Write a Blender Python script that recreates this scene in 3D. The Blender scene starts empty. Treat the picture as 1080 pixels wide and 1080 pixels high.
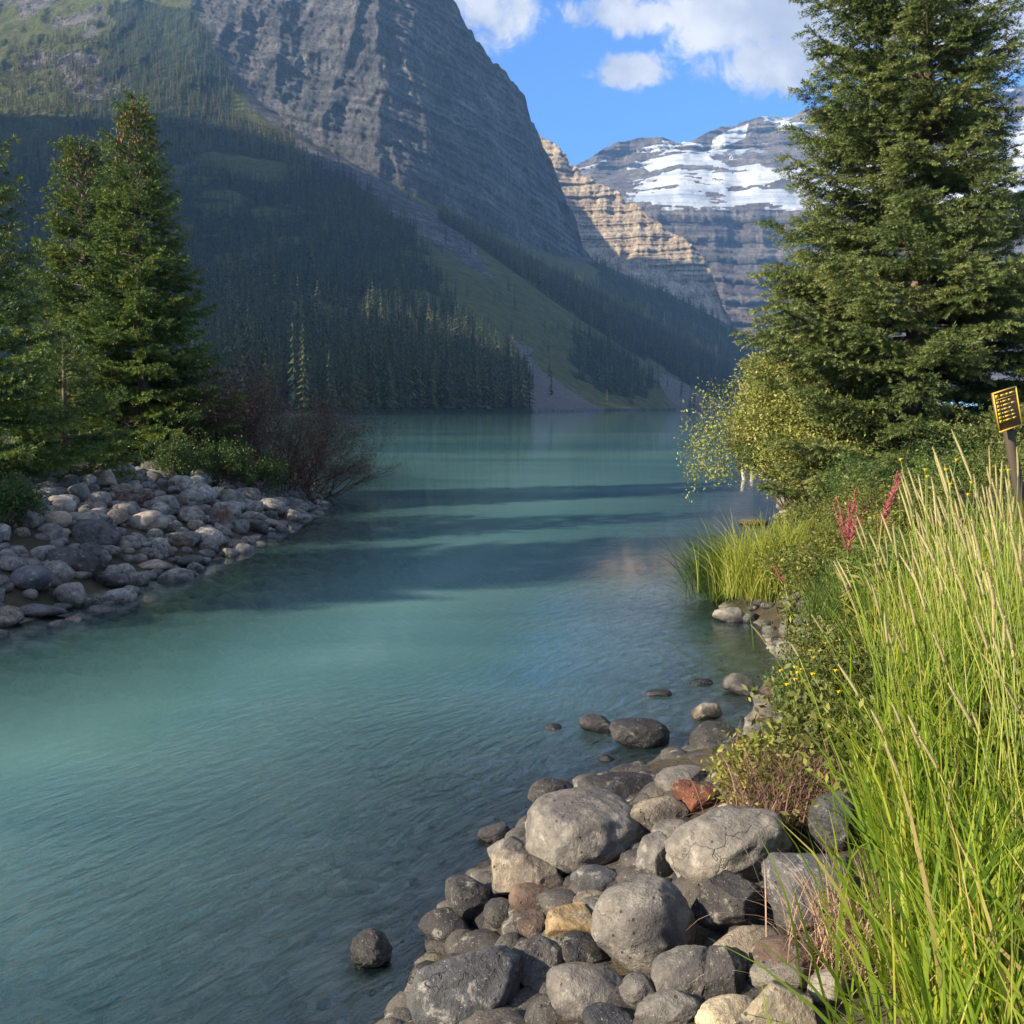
import bpy, bmesh, math, random
import numpy as np
from mathutils import Vector, Matrix, Euler

rng = np.random.default_rng(11)
random.seed(11)
S = bpy.context.scene
COL = S.collection
PI = math.pi
R = math.radians

# ------------------------------------------------------------------ camera geometry
H = 2.3
PITCH = math.atan(110 / 1080)
CP, SP = math.cos(PITCH), math.sin(PITCH)

def ray(px, py):
    u = (px - 540) / 1080.0; v = (540 - py) / 1080.0
    return np.array([u, CP + v * SP, -SP + v * CP])

def pix(px, py, Y):
    """world point seen at a pixel, at forward distance Y"""
    px = np.asarray(px, float); py = np.asarray(py, float); Y = np.asarray(Y, float)
    u = (px - 540) / 1080.0; v = (540 - py) / 1080.0
    t = Y / (CP + v * SP)
    return np.stack(np.broadcast_arrays(u * t, Y, H + t * (-SP + v * CP)), -1)

def proj(P):
    P = np.asarray(P, float)
    x, y, z = P[..., 0], P[..., 1], P[..., 2] - H
    f = y * CP - z * SP; up = y * SP + z * CP
    return 540 + 1080 * x / f, 540 - 1080 * up / f

# ------------------------------------------------------------------ numpy noise
def _hash(i, j, k, s):
    n = (i * 374761393 + j * 668265263 + k * 2147483647 + s * 974634777) & 0xFFFFFFFF
    n = ((n ^ (n >> 13)) * 1274126177) & 0xFFFFFFFF
    n = ((n ^ (n >> 16)) * 2246822519) & 0xFFFFFFFF
    return ((n ^ (n >> 15)) & 0xFFFFFF) / float(0xFFFFFF)

def noise3(P, seed=0):
    P = np.asarray(P, float)
    I = np.floor(P).astype(np.int64); F = P - I
    F = F * F * F * (F * (F * 6 - 15) + 10)
    out = 0
    for a in (0, 1):
        wa = F[..., 0] if a else 1 - F[..., 0]
        for b in (0, 1):
            wb = F[..., 1] if b else 1 - F[..., 1]
            for c in (0, 1):
                wc = F[..., 2] if c else 1 - F[..., 2]
                out = out + wa * wb * wc * _hash(I[..., 0] + a, I[..., 1] + b, I[..., 2] + c, seed)
    return out * 2 - 1

def fbm(P, octv=4, seed=0, gain=0.5):
    P = np.asarray(P, float); o = 0; a = 1.0; t = 0
    for i in range(octv):
        o = o + a * noise3(P, seed + i * 17); t += a; a *= gain; P = P * 2.03 + 3.7
    return o / t

def ridged(P, octv=4, seed=0):
    P = np.asarray(P, float); o = 0; a = 1.0; t = 0
    for i in range(octv):
        o = o + a * (1 - 2 * np.abs(noise3(P, seed + i * 13))); t += a; a *= 0.5; P = P * 2.1 + 1.3
    return o / t

def sstep(a, b, x):
    t = np.clip((x - a) / (b - a), 0, 1); return t * t * (3 - 2 * t)

# ------------------------------------------------------------------ mesh helpers
def mesh_data(name, V, faces, mats, smooth=False, fattr=None, vattr=None, midx=None):
    """faces: list of int arrays (n,3) or (n,4)."""
    V = np.ascontiguousarray(V, np.float32)
    me = bpy.data.meshes.new(name)
    me.vertices.add(len(V)); me.vertices.foreach_set('co', V.ravel())
    faces = [np.asarray(f, np.int32) for f in faces if len(f)]
    loops = np.concatenate([f.ravel() for f in faces])
    tot = np.concatenate([np.full(len(f), f.shape[1], np.int32) for f in faces])
    start = np.concatenate([[0], np.cumsum(tot)[:-1]]).astype(np.int32)
    me.loops.add(len(loops)); me.loops.foreach_set('vertex_index', loops)
    me.polygons.add(len(tot)); me.polygons.foreach_set('loop_start', start)
    me.polygons.foreach_set('loop_total', tot)
    if smooth: me.polygons.foreach_set('use_smooth', np.ones(len(tot), bool))
    if not isinstance(mats, (list, tuple)): mats = [mats]
    for m in mats: me.materials.append(m)
    if midx is not None: me.polygons.foreach_set('material_index', np.asarray(midx, np.int32))
    for k, v in (fattr or {}).items():
        a = me.attributes.new(k, 'FLOAT', 'FACE'); a.data.foreach_set('value', np.asarray(v, np.float32))
    for k, v in (vattr or {}).items():
        v = np.asarray(v, np.float32)
        if v.ndim == 1:
            a = me.attributes.new(k, 'FLOAT', 'POINT'); a.data.foreach_set('value', v)
        else:
            a = me.attributes.new(k, 'FLOAT_COLOR', 'POINT')
            a.data.foreach_set('color', np.concatenate([v, np.ones((len(v), 1), np.float32)], 1).ravel())
    me.update(calc_edges=True); me.validate()
    return me

def link(name, me, parent=None, loc=(0, 0, 0), rot=(0, 0, 0)):
    o = bpy.data.objects.new(name, me); COL.objects.link(o)
    if parent is not None: o.parent = parent
    o.location = loc; o.rotation_euler = rot
    return o

def empty(name, loc=(0, 0, 0), rot=(0, 0, 0)):
    return link(name, None, None, loc, rot)

def tag(o, label=None, cat=None, group=None, kind=None):
    if label: o['label'] = label
    if cat: o['category'] = cat
    if group: o['group'] = group
    if kind: o['kind'] = kind
    return o

def copy_tree(o, parent=None):
    c = o.copy(); COL.objects.link(c)
    if parent is not None: c.parent = parent
    for ch in list(o.children): copy_tree(ch, c)
    return c

def tubes(P0, P1, r0, r1, sides=4):
    P0 = np.asarray(P0, float); P1 = np.asarray(P1, float)
    n = len(P0); D = P1 - P0; D /= np.linalg.norm(D, axis=1, keepdims=True) + 1e-9
    A = np.where(np.abs(D[:, 2:3]) > 0.9, np.array([[1., 0, 0]]), np.array([[0, 0, 1.]]))
    U = np.cross(D, A); U /= np.linalg.norm(U, axis=1, keepdims=True); W = np.cross(D, U)
    r0 = np.broadcast_to(np.asarray(r0, float), (n,)); r1 = np.broadcast_to(np.asarray(r1, float), (n,))
    a = np.arange(sides) / sides * 2 * PI
    ring = U[:, None] * np.cos(a)[None, :, None] + W[:, None] * np.sin(a)[None, :, None]
    V = np.concatenate([P0[:, None] + ring * r0[:, None, None], P1[:, None] + ring * r1[:, None, None]], 1)
    b = np.arange(n)[:, None] * (2 * sides); k = np.arange(sides)
    F = np.stack([b + k, b + (k + 1) % sides, b + sides + (k + 1) % sides, b + sides + k], -1).reshape(-1, 4)
    return V.reshape(-1, 3), F

def polytube(pts, rads, sides=8, cap=True):
    pts = np.asarray(pts, float); n = len(pts)
    D = np.gradient(pts, axis=0); D /= np.linalg.norm(D, axis=1, keepdims=True)
    A = np.array([0.3, 1, 0.1]) if abs(D[0, 2]) > 0.8 else np.array([0, 0, 1.])
    U = np.cross(D, A); U /= np.linalg.norm(U, axis=1, keepdims=True); W = np.cross(D, U)
    a = np.arange(sides) / sides * 2 * PI
    V = pts[:, None] + (U[:, None] * np.cos(a)[None, :, None] + W[:, None] * np.sin(a)[None, :, None]) * np.asarray(rads, float)[:, None, None]
    V = V.reshape(-1, 3)
    i = np.arange(n - 1)[:, None] * sides; k = np.arange(sides)
    F = np.stack([i + k, i + (k + 1) % sides, i + sides + (k + 1) % sides, i + sides + k], -1).reshape(-1, 4)
    T = np.zeros((0, 3), int)
    if cap:
        V = np.concatenate([V, pts[:1], pts[-1:]]); c0 = n * sides; c1 = c0 + 1
        T = np.concatenate([np.stack([np.full(sides, c0), (k + 1) % sides, k], -1),
                            np.stack([np.full(sides, c1), (n - 1) * sides + k, (n - 1) * sides + (k + 1) % sides], -1)])
    return V, F, T

class MB:
    def __init__(s): s.V = []; s.F4 = []; s.F3 = []; s.n = 0; s.t4 = []; s.t3 = []
    def add(s, V, F4=None, F3=None, t=0.5):
        if F4 is not None and len(F4):
            s.F4.append(np.asarray(F4) + s.n); s.t4.append(np.broadcast_to(np.asarray(t, float), (len(F4),)))
        if F3 is not None and len(F3):
            s.F3.append(np.asarray(F3) + s.n); s.t3.append(np.broadcast_to(np.asarray(t, float), (len(F3),)))
        s.V.append(np.asarray(V)); s.n += len(V); return s
    def data(s, name, mat, smooth=False):
        f = []; t = []
        if s.F3: f.append(np.concatenate(s.F3)); t.append(np.concatenate(s.t3))
        if s.F4: f.append(np.concatenate(s.F4)); t.append(np.concatenate(s.t4))
        return mesh_data(name, np.concatenate(s.V), f, mat, smooth, {'tint': np.concatenate(t)})

def gridfaces(nr, nc):
    i = np.arange(nr - 1)[:, None] * nc; j = np.arange(nc - 1)
    return np.stack([i + j, i + j + 1, i + nc + j + 1, i + nc + j], -1).reshape(-1, 4)

# ------------------------------------------------------------------ materials
class NT:
    def __init__(s, name):
        s.m = bpy.data.materials.new(name); s.m.use_nodes = True
        s.t = s.m.node_tree; s.t.nodes.clear(); s.out = s.n('ShaderNodeOutputMaterial')
    def n(s, typ, **kw):
        x = s.t.nodes.new(typ)
        for k, v in kw.items(): setattr(x, k, v)
        return x
    def l(s, a, b): s.t.links.new(a, b)
    def put(s, sock, v):
        if hasattr(v, 'is_linked') or hasattr(v, 'links'): s.l(v, sock)
        else: sock.default_value = v
    def pos(s): return s.n('ShaderNodeNewGeometry').outputs['Position']
    def objc(s): return s.n('ShaderNodeTexCoord').outputs['Object']
    def attr(s, name, out='Fac'): return s.n('ShaderNodeAttribute', attribute_name=name).outputs[out]
    def noise(s, vec, scale, detail=4, rough=0.55, dist=0.0, out='Fac'):
        x = s.n('ShaderNodeTexNoise'); s.l(vec, x.inputs['Vector'])
        x.inputs['Scale'].default_value = scale; x.inputs['Detail'].default_value = detail
        x.inputs['Roughness'].default_value = rough; x.inputs['Distortion'].default_value = dist
        return x.outputs[out]
    def scale(s, vec, sc):
        x = s.n('ShaderNodeMapping'); s.l(vec, x.inputs['Vector']); x.inputs['Scale'].default_value = sc
        return x.outputs[0]
    def ramp(s, fac, stops, interp='LINEAR'):
        x = s.n('ShaderNodeValToRGB'); s.l(fac, x.inputs['Fac']); cr = x.color_ramp; cr.interpolation = interp
        while len(cr.elements) > 1: cr.elements.remove(cr.elements[-1])
        for i, (p, c) in enumerate(stops):
            e = cr.elements[0] if i == 0 else cr.elements.new(p)
            e.position = p; e.color = (c[0], c[1], c[2], 1) if len(c) == 3 else c
        return x.outputs['Color']
    def math(s, op, a, b=0.0, c=0.0, clamp=False):
        x = s.n('ShaderNodeMath', operation=op, use_clamp=clamp)
        s.put(x.inputs[0], a); s.put(x.inputs[1], b)
        if len(x.inputs) > 2: s.put(x.inputs[2], c)
        return x.outputs[0]
    def mr(s, v, a, b, c=0.0, d=1.0, smooth=True):
        x = s.n('ShaderNodeMapRange', interpolation_type='SMOOTHSTEP' if smooth else 'LINEAR')
        s.put(x.inputs[0], v)
        for i, q in enumerate((a, b, c, d)): s.put(x.inputs[i + 1], q)
        return x.outputs[0]
    def mix(s, f, a, b, blend='MIX'):
        x = s.n('ShaderNodeMix', data_type='RGBA', blend_type=blend)
        s.put(x.inputs[0], f)
        for sk, v in ((x.inputs[6], a), (x.inputs[7], b)):
            if isinstance(v, tuple): sk.default_value = (*v[:3], 1)
            else: s.l(v, sk)
        return x.outputs[2]
    def bump(s, h, strength=0.5, dist=0.1, normal=None):
        x = s.n('ShaderNodeBump'); s.l(h, x.inputs['Height'])
        x.inputs['Strength'].default_value = strength; x.inputs['Distance'].default_value = dist
        if normal is not None: s.l(normal, x.inputs['Normal'])
        return x.outputs[0]
    def pbr(s, col, rough=0.8, normal=None, spec=0.5, **kw):
        x = s.n('ShaderNodeBsdfPrincipled')
        if isinstance(col, tuple): x.inputs['Base Color'].default_value = (*col[:3], 1)
        else: s.l(col, x.inputs['Base Color'])
        s.put(x.inputs['Roughness'], rough); x.inputs['Specular IOR Level'].default_value = spec
        if normal is not None: s.l(normal, x.inputs['Normal'])
        for k, v in kw.items(): s.put(x.inputs[k], v)
        return x.outputs[0]
    def done(s, sh): s.l(sh, s.out.inputs['Surface']); return s.m

def leaf_mat(name, stops, transl=0.3, rough=0.6, tcol=(1.0, 1.0, 0.55), spec=0.3, noise_scale=None):
    t = NT(name)
    f = t.attr('tint')
    if noise_scale:
        n = t.noise(t.objc(), noise_scale, 2)
        f = t.math('ADD', f, t.math('MULTIPLY', t.math('SUBTRACT', n, 0.5), 0.7), clamp=True)
    c = t.ramp(f, stops)
    b = t.pbr(c, rough, None, spec)
    tr = t.n('ShaderNodeBsdfTranslucent'); t.l(t.mix(1.0, c, tcol, 'MULTIPLY'), tr.inputs['Color'])
    bri = t.n('ShaderNodeMixShader'); bri.inputs[0].default_value = transl
    t.l(b, bri.inputs[1]); t.l(tr.outputs[0], bri.inputs[2])
    return t.done(bri.outputs[0])

def bark_mat(name, a, b):
    t = NT(name); p = t.objc()
    n = t.noise(t.scale(p, (14, 14, 3)), 1.6, 6, 0.65)
    c = t.ramp(n, [(0.3, a), (0.7, b)])
    return t.done(t.pbr(c, 0.9, t.bump(n, 0.8, 0.03), 0.2))

M_bark = bark_mat('spruce_bark', (0.055, 0.04, 0.03), (0.22, 0.17, 0.13))
M_twig = bark_mat('bare_twig', (0.035, 0.02, 0.018), (0.12, 0.07, 0.06))
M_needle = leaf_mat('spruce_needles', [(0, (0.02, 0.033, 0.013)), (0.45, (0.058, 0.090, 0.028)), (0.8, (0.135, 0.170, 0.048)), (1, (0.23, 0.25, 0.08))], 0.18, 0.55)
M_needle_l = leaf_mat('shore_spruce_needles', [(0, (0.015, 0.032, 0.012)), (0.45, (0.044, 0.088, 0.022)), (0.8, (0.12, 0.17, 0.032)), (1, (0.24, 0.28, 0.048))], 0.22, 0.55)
M_cone = leaf_mat('spruce_cones', [(0, (0.10, 0.045, 0.02)), (1, (0.26, 0.13, 0.05))], 0.05, 0.7)
M_farneedle = leaf_mat('forest_needles', [(0, (0.008, 0.018, 0.010)), (0.5, (0.024, 0.042, 0.018)), (1, (0.13, 0.125, 0.035))], 0.1, 0.7)  # golden end of the ramp puts warm sunlight into the needles
M_willow = leaf_mat('willow_leaves', [(0, (0.08, 0.10, 0.02)), (0.5, (0.22, 0.24, 0.05)), (1, (0.40, 0.40, 0.14))], 0.35, 0.5)
M_shrub = leaf_mat('shrub_leaves', [(0, (0.030, 0.045, 0.012)), (0.5, (0.095, 0.115, 0.026)), (1, (0.29, 0.28, 0.06))], 0.35, 0.5)
M_shrubd = leaf_mat('dark_shrub_leaves', [(0, (0.015, 0.04, 0.01)), (0.5, (0.04, 0.085, 0.02)), (1, (0.10, 0.15, 0.03))], 0.3, 0.5)
M_grass = leaf_mat('grass_blades', [(0, (0.04, 0.07, 0.012)), (0.35, (0.095, 0.17, 0.02)), (0.7, (0.205, 0.30, 0.028)), (0.86, (0.36, 0.37, 0.05)), (1, (0.52, 0.39, 0.16))], 0.5, 0.55, (1.0, 1.0, 0.4), 0.25)
M_seed = leaf_mat('seed_heads', [(0, (0.30, 0.27, 0.11)), (1, (0.54, 0.48, 0.24))], 0.35, 0.7)
M_stem = leaf_mat('grass_stems', [(0, (0.16, 0.22, 0.04)), (1, (0.36, 0.36, 0.10))], 0.2, 0.5)
M_sedge = leaf_mat('sedge_blades', [(0, (0.02, 0.055, 0.02)), (0.5, (0.14, 0.21, 0.03)), (1, (0.40, 0.40, 0.07))], 0.45, 0.5)
M_dry = leaf_mat('dry_stalks', [(0, (0.07, 0.035, 0.03)), (0.5, (0.20, 0.12, 0.09)), (1, (0.36, 0.24, 0.16))], 0.15, 0.8)
M_fire = leaf_mat('fireweed_pods', [(0, (0.28, 0.06, 0.07)), (1, (0.55, 0.16, 0.18))], 0.3, 0.6, (1, .8, .8))
M_yellow = leaf_mat('yellow_petals', [(0, (0.75, 0.50, 0.02)), (1, (0.85, 0.68, 0.03))], 0.3, 0.6)
M_redleaf = leaf_mat('reddish_leaves', [(0, (0.05, 0.03, 0.02)), (0.6, (0.12, 0.08, 0.055)), (1, (0.24, 0.16, 0.10))], 0.2, 0.6)

def rock_mat(name, speck=0.6):
    t = NT(name)
    oi = t.n('ShaderNodeObjectInfo')
    co = t.objc()
    rndv = t.n('ShaderNodeVectorMath', operation='ADD'); t.l(co, rndv.inputs[0])
    cmb = t.n('ShaderNodeCombineXYZ')
    r100 = t.math('MULTIPLY', oi.outputs['Random'], 60.0)
    for i in range(3): t.l(r100, cmb.inputs[i])
    t.l(cmb.outputs[0], rndv.inputs[1]); p = rndv.outputs[0]
    big = t.noise(p, 3.2, 5, 0.6, 0.6)
    fine = t.noise(p, 26, 6, 0.7)
    grit = t.noise(p, 120, 3, 0.7)
    base = oi.outputs['Color']
    c = t.mix(t.mr(big, 0.3, 0.72, 0.0, 1.0), t.mix(1.0, base, (0.34, 0.34, 0.38), 'MULTIPLY'), t.mix(1.0, base, (1.45, 1.38, 1.26), 'MULTIPLY'))
    c = t.mix(t.mr(fine, 0.35, 0.65, 0.0, 0.55), t.mix(1.0, c, (0.55, 0.55, 0.55), 'MULTIPLY'), c)
    # pale lichen and dark pits
    lich = t.noise(p, 11, 8, 0.75, 0.3)
    c = t.mix(t.mr(lich, 0.55, 0.66, 0.0, 0.45), c, (0.40, 0.38, 0.33))
    v = t.n('ShaderNodeTexVoronoi'); t.l(p, v.inputs['Vector']); v.inputs['Scale'].default_value = 30
    pit = t.math('MULTIPLY', t.mr(v.outputs['Distance'], 0.12, 0.2, 1.0, 0.0), t.mr(t.noise(p, 7, 2), 0.5, 0.62))
    c = t.mix(t.math('MULTIPLY', pit, 0.85), c, (0.015, 0.014, 0.013))
    c = t.mix(t.mr(grit, 0.62, 0.7, 0.0, 0.5), c, (0.45, 0.43, 0.40))
    # cracks
    vc = t.n('ShaderNodeTexVoronoi', feature='DISTANCE_TO_EDGE'); vc.inputs['Scale'].default_value = 2.1
    dn = t.n('ShaderNodeVectorMath', operation='ADD'); t.l(p, dn.inputs[0])
    sc = t.n('ShaderNodeVectorMath', operation='SCALE'); t.l(t.noise(p, 4, 4, 0.6, out='Color'), sc.inputs[0]); sc.inputs['Scale'].default_value = 0.6
    t.l(sc.outputs[0], dn.inputs[1]); t.l(dn.outputs[0], vc.inputs['Vector'])
    crack = t.math('MULTIPLY', t.mr(vc.outputs['Distance'], 0.0, 0.012, 1.0, 0.0), t.mr(t.noise(p, 1.7, 2), 0.54, 0.66))
    c = t.mix(t.math('MULTIPLY', crack, 0.45), c, (0.02, 0.018, 0.016))
    # wet band at the waterline
    sep = t.n('ShaderNodeSeparateXYZ'); t.l(t.pos(), sep.inputs[0])
    z = t.math('ADD', sep.outputs['Z'], t.math('MULTIPLY', t.math('SUBTRACT', big, 0.5), 0.10))
    wet = t.math('MULTIPLY', t.mr(z, 0.03, 0.10, 1.0, 0.0), t.mr(z, -0.07, -0.01, 0.12, 1.0))
    c = t.mix(t.math('MULTIPLY', wet, 0.62), c, t.mix(1.0, c, (0.2, 0.2, 0.2), 'MULTIPLY'))
    hgt = t.math('ADD', t.math('MULTIPLY', big, 1.4), t.math('ADD', t.math('MULTIPLY', fine, 0.65), t.math('MULTIPLY', grit, 0.2)))
    hgt = t.math('SUBTRACT', hgt, t.math('ADD', t.math('MULTIPLY', crack, 0.8), t.math('MULTIPLY', pit, 0.5)))
    return t.done(t.pbr(c, t.math('SUBTRACT', 0.82, t.math('MULTIPLY', wet, 0.55)), t.bump(hgt, 0.75, 0.035), 0.4))
M_rock = rock_mat('boulder_stone')

def ground_mat():
    t = NT('bank_soil'); p = t.pos()
    n = t.noise(p, 1.5, 6, 0.65); f = t.noise(p, 22, 5, 0.7)
    c = t.ramp(n, [(0.3, (0.035, 0.04, 0.015)), (0.5, (0.05, 0.042, 0.028)), (0.7, (0.08, 0.068, 0.045))])
    v = t.n('ShaderNodeTexVoronoi'); t.l(p, v.inputs['Vector']); v.inputs['Scale'].default_value = 6.0
    pc = t.mix(1.0, t.ramp(v.outputs['Color'], [(0, (0.20, 0.185, 0.16)), (1, (0.48, 0.45, 0.39))]), t.mr(v.outputs['Distance'], 0.2, 0.6, 1.0, 0.6), 'MULTIPLY')
    sep = t.n('ShaderNodeSeparateXYZ'); t.l(p, sep.inputs[0])
    under = t.mr(sep.outputs['Z'], -0.02, 0.05, 1.0, 0.0)
    c = t.mix(under, c, pc)
    h = t.math('ADD', f, t.math('MULTIPLY', v.outputs['Distance'], -1.0))
    return t.done(t.pbr(c, 0.9, t.bump(h, 0.8, 0.05), 0.2))
M_ground = ground_mat()

def mountain_mat(name, rock_a, rock_b, rock_c, band, snowy=False, forest=(0.02, 0.032, 0.014), grass=(0.075, 0.095, 0.03), scree=(0.15, 0.14, 0.13), sc=1.0, tilt=0.0):
    t = NT(name); p = t.pos()
    sep = t.n('ShaderNodeSeparateXYZ'); t.l(p, sep.inputs[0])
    warp = t.noise(p, 0.012 * sc, 5, 0.6)
    n1 = t.noise(p, 0.02 * sc, 8, 0.65, 0.4)
    tz = t.n('ShaderNodeCombineXYZ'); t.l(sep.outputs['X'], tz.inputs[0]); t.l(sep.outputs['Y'], tz.inputs[1]); t.l(t.math('ADD', sep.outputs['Z'], t.math('MULTIPLY', sep.outputs['X'], tilt)), tz.inputs[2])
    strata = t.noise(t.scale(tz.outputs[0], (0.0025 * sc, 0.0025 * sc, 0.075 * sc)), 1.0, 9, 0.74, 0.3)
    vert = t.noise(t.scale(p, (0.05 * sc, 0.05 * sc, 0.006 * sc)), 1.0, 7, 0.68, 0.5)
    c = t.ramp(n1, [(0.32, rock_a), (0.52, rock_b), (0.70, rock_c)])
    c = t.mix(t.mr(strata, 0.40, 0.60, 0.0, 0.75), c, t.mix(1.0, c, band, 'MULTIPLY'))
    c = t.mix(t.mr(vert, 0.46, 0.66, 0.0, 0.6), c, t.mix(1.0, c, (0.5, 0.5, 0.54), 'MULTIPLY'))
    cr = t.noise(t.scale(p, (0.16 * sc, 0.16 * sc, 0.07 * sc)), 1.0, 8, 0.75, 0.8)
    c = t.mix(t.mr(cr, 0.36, 0.62, 0.0, 1.0), t.mix(1.0, c, (0.45, 0.45, 0.48), 'MULTIPLY'), t.mix(1.0, c, (1.25, 1.22, 1.18), 'MULTIPLY'))
    msk = t.n('ShaderNodeSeparateColor'); t.l(t.attr('cover', 'Color'), msk.inputs[0])
    edge = t.math('MULTIPLY', t.math('SUBTRACT', t.noise(p, 0.045 * sc, 7, 0.7), 0.5), 1.3)
    gsel = t.mr(t.math('ADD', msk.outputs[1], edge), 0.42, 0.58)
    fsel = t.mr(t.math('ADD', msk.outputs[0], edge), 0.42, 0.58)
    ssel = t.mr(t.math('ADD', msk.outputs[2], edge), 0.42, 0.58)
    gn = t.noise(p, 0.09 * sc, 6, 0.7)
    g = t.ramp(gn, [(0.3, tuple(x * 0.5 for x in grass)), (0.55, grass), (0.75, (grass[0] * 1.6, grass[1] * 1.3, grass[2] * 1.4))])
    c = t.mix(gsel, c, g)
    c = t.mix(fsel, c, t.mix(t.mr(gn, 0.4, 0.65), forest, tuple(x * 2.0 for x in forest)))
    sn = t.noise(p, 0.35 * sc, 5, 0.75)
    if snowy:
        s = t.ramp(strata, [(0.34, (0.26, 0.33, 0.42)), (0.5, (0.46, 0.50, 0.55)), (0.66, (0.60, 0.61, 0.62))])
    else:
        s = t.ramp(sn, [(0.3, tuple(x * 0.45 for x in scree)), (0.5, scree), (0.72, tuple(x * 1.7 for x in scree))])
    c = t.mix(ssel, c, s)
    h = t.math('ADD', t.math('ADD', t.math('ADD', n1, t.math('MULTIPLY', cr, 0.6)), t.math('MULTIPLY', strata, 0.8)), t.math('ADD', t.math('MULTIPLY', vert, 0.7), t.math('MULTIPLY', t.noise(p, 0.12 * sc, 6, 0.7), 0.5)))
    return t.done(t.pbr(c, 0.9, t.bump(t.math('MULTIPLY', h, t.math('SUBTRACT', 1.0, t.math('MULTIPLY', ssel, 0.75 if snowy else 0.3))), 0.9, 14.0 / sc), 0.15))

# ------------------------------------------------------------------ shorelines, ground height
def wl(px, py):
    d = ray(px, py); t = -H / d[2]; return (d[0] * t, d[1] * t)

left_shore = [(-40, -80), (-22, -30), (-13, -6), (-8.5, 5)] + [wl(*q) for q in
    [(-120, 694), (0, 660), (60, 646), (130, 620), (190, 598), (268, 566), (292, 555), (318, 539)]] + \
    [(-6.4, 33), (-9, 40), (-16, 50), (-34, 64), (-70, 80)]
right_shore = [(-30, -80), (-12, -28), (-3.6, -5), (-1.6, 1.6)] + [wl(*q) for q in
    [(418, 1080), (455, 985), (520, 905), (575, 850), (680, 818), (752, 806), (812, 772), (826, 700), (806, 660),
     (770, 645), (775, 610), (800, 575), (820, 545), (828, 520), (842, 500)]] + [(14, 42), (24, 54), (60, 80), (200, 130)]
left_poly = np.array(left_shore + [(-900, 160), (-6000, 160), (-6000, -3000), (-200, -3000)])
right_poly = np.array(right_shore + [(900, 300), (6000, 300), (6000, -3000), (-120, -3000)])

def poly_sd(P, poly):
    """signed distance, positive inside"""
    x, y = P[:, 0], P[:, 1]; ins = np.zeros(len(P), bool); best = np.full(len(P), 1e18)
    n = len(poly)
    for i in range(n):
        a = poly[i]; b = poly[(i + 1) % n]
        d = b - a; t = np.clip(((x - a[0]) * d[0] + (y - a[1]) * d[1]) / (d @ d), 0, 1)
        best = np.minimum(best, (x - a[0] - t * d[0]) ** 2 + (y - a[1] - t * d[1]) ** 2)
        c = (a[1] > y) != (b[1] > y)
        with np.errstate(divide='ignore', invalid='ignore'):
            xi = a[0] + (y - a[1]) * d[0] / d[1]
        ins ^= c & (x < xi)
    s = np.sqrt(best)
    return np.where(ins, s, -s)

def ground_h(x, y, rough=True):
    x = np.atleast_1d(np.asarray(x, float)); y = np.atleast_1d(np.asarray(y, float))
    P = np.stack([x, y], 1)
    sl = poly_sd(P, left_poly); sr = poly_sd(P, right_poly)
    hl = np.where(sl > 0, 1.25 * (1 - np.exp(-np.maximum(sl, 0) / 2.3)) + 0.02 * np.minimum(sl, 60), 0)
    hr = np.where(sr > 0, 0.78 * (1 - np.exp(-np.maximum(sr, 0) / 1.25)) + 0.085 * np.minimum(sr, 6) + 0.02 * np.clip(sr - 6, 0, 100), 0)
    sea = np.maximum(sl, sr)
    dep = -np.minimum(0.15 * np.maximum(-sea, 0) + 0.03 * np.maximum(-sea, 0) ** 2, 4.0)
    z = np.where(sl > 0, hl, np.where(sr > 0, hr, dep))
    far = sstep(1900, 2300, y); z = z * (1 - far) + 4 * far
    if rough:
        Q = np.stack([x, y, 0 * x], 1)
        z = z + 0.05 * fbm(Q * 1.1, 3, 5) * np.clip(1 - np.hypot(x, y) / 80, 0, 1)
    return z

def sd_right(x, y): return poly_sd(np.stack([np.atleast_1d(x), np.atleast_1d(y)], 1).astype(float), right_poly)
def sd_left(x, y): return poly_sd(np.stack([np.atleast_1d(x), np.atleast_1d(y)], 1).astype(float), left_poly)

def hit_ground(px, py):
    d = ray(px, py); t = np.concatenate([np.arange(0.5, 60, 0.02)])
    X = d[0] * t; Y = d[1] * t; Z = H + d[2] * t
    g = np.maximum(ground_h(X, Y, False), -0.02)
    k = np.argmax(Z < g)
    return np.array([X[k], Y[k], Z[k]])

def axis(lo, hi, d0, c=0.0, grow=1.045):
    a = [c]; d = d0
    while a[-1] < hi:
        if abs(a[-1] - c) > 22: d *= grow
        a.append(a[-1] + d)
    b = [c]; d = d0
    while b[-1] > lo:
        if abs(b[-1] - c) > 22: d *= grow
        b.append(b[-1] - d)
    return np.array(b[:0:-1] + a)

gx = axis(-5000, 5000, 0.16, 0.0, 1.06); gy = axis(-2500, 6000, 0.16, 10.0, 1.06)
X, Y = np.meshgrid(gx, gy)
Zg = ground_h(X.ravel(), Y.ravel())
V = np.stack([X.ravel(), Y.ravel(), Zg], 1)
F = gridfaces(len(gy), len(gx))
tag(link('ground', mesh_data('ground', V, [F], M_ground, True)), kind='structure')

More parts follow.
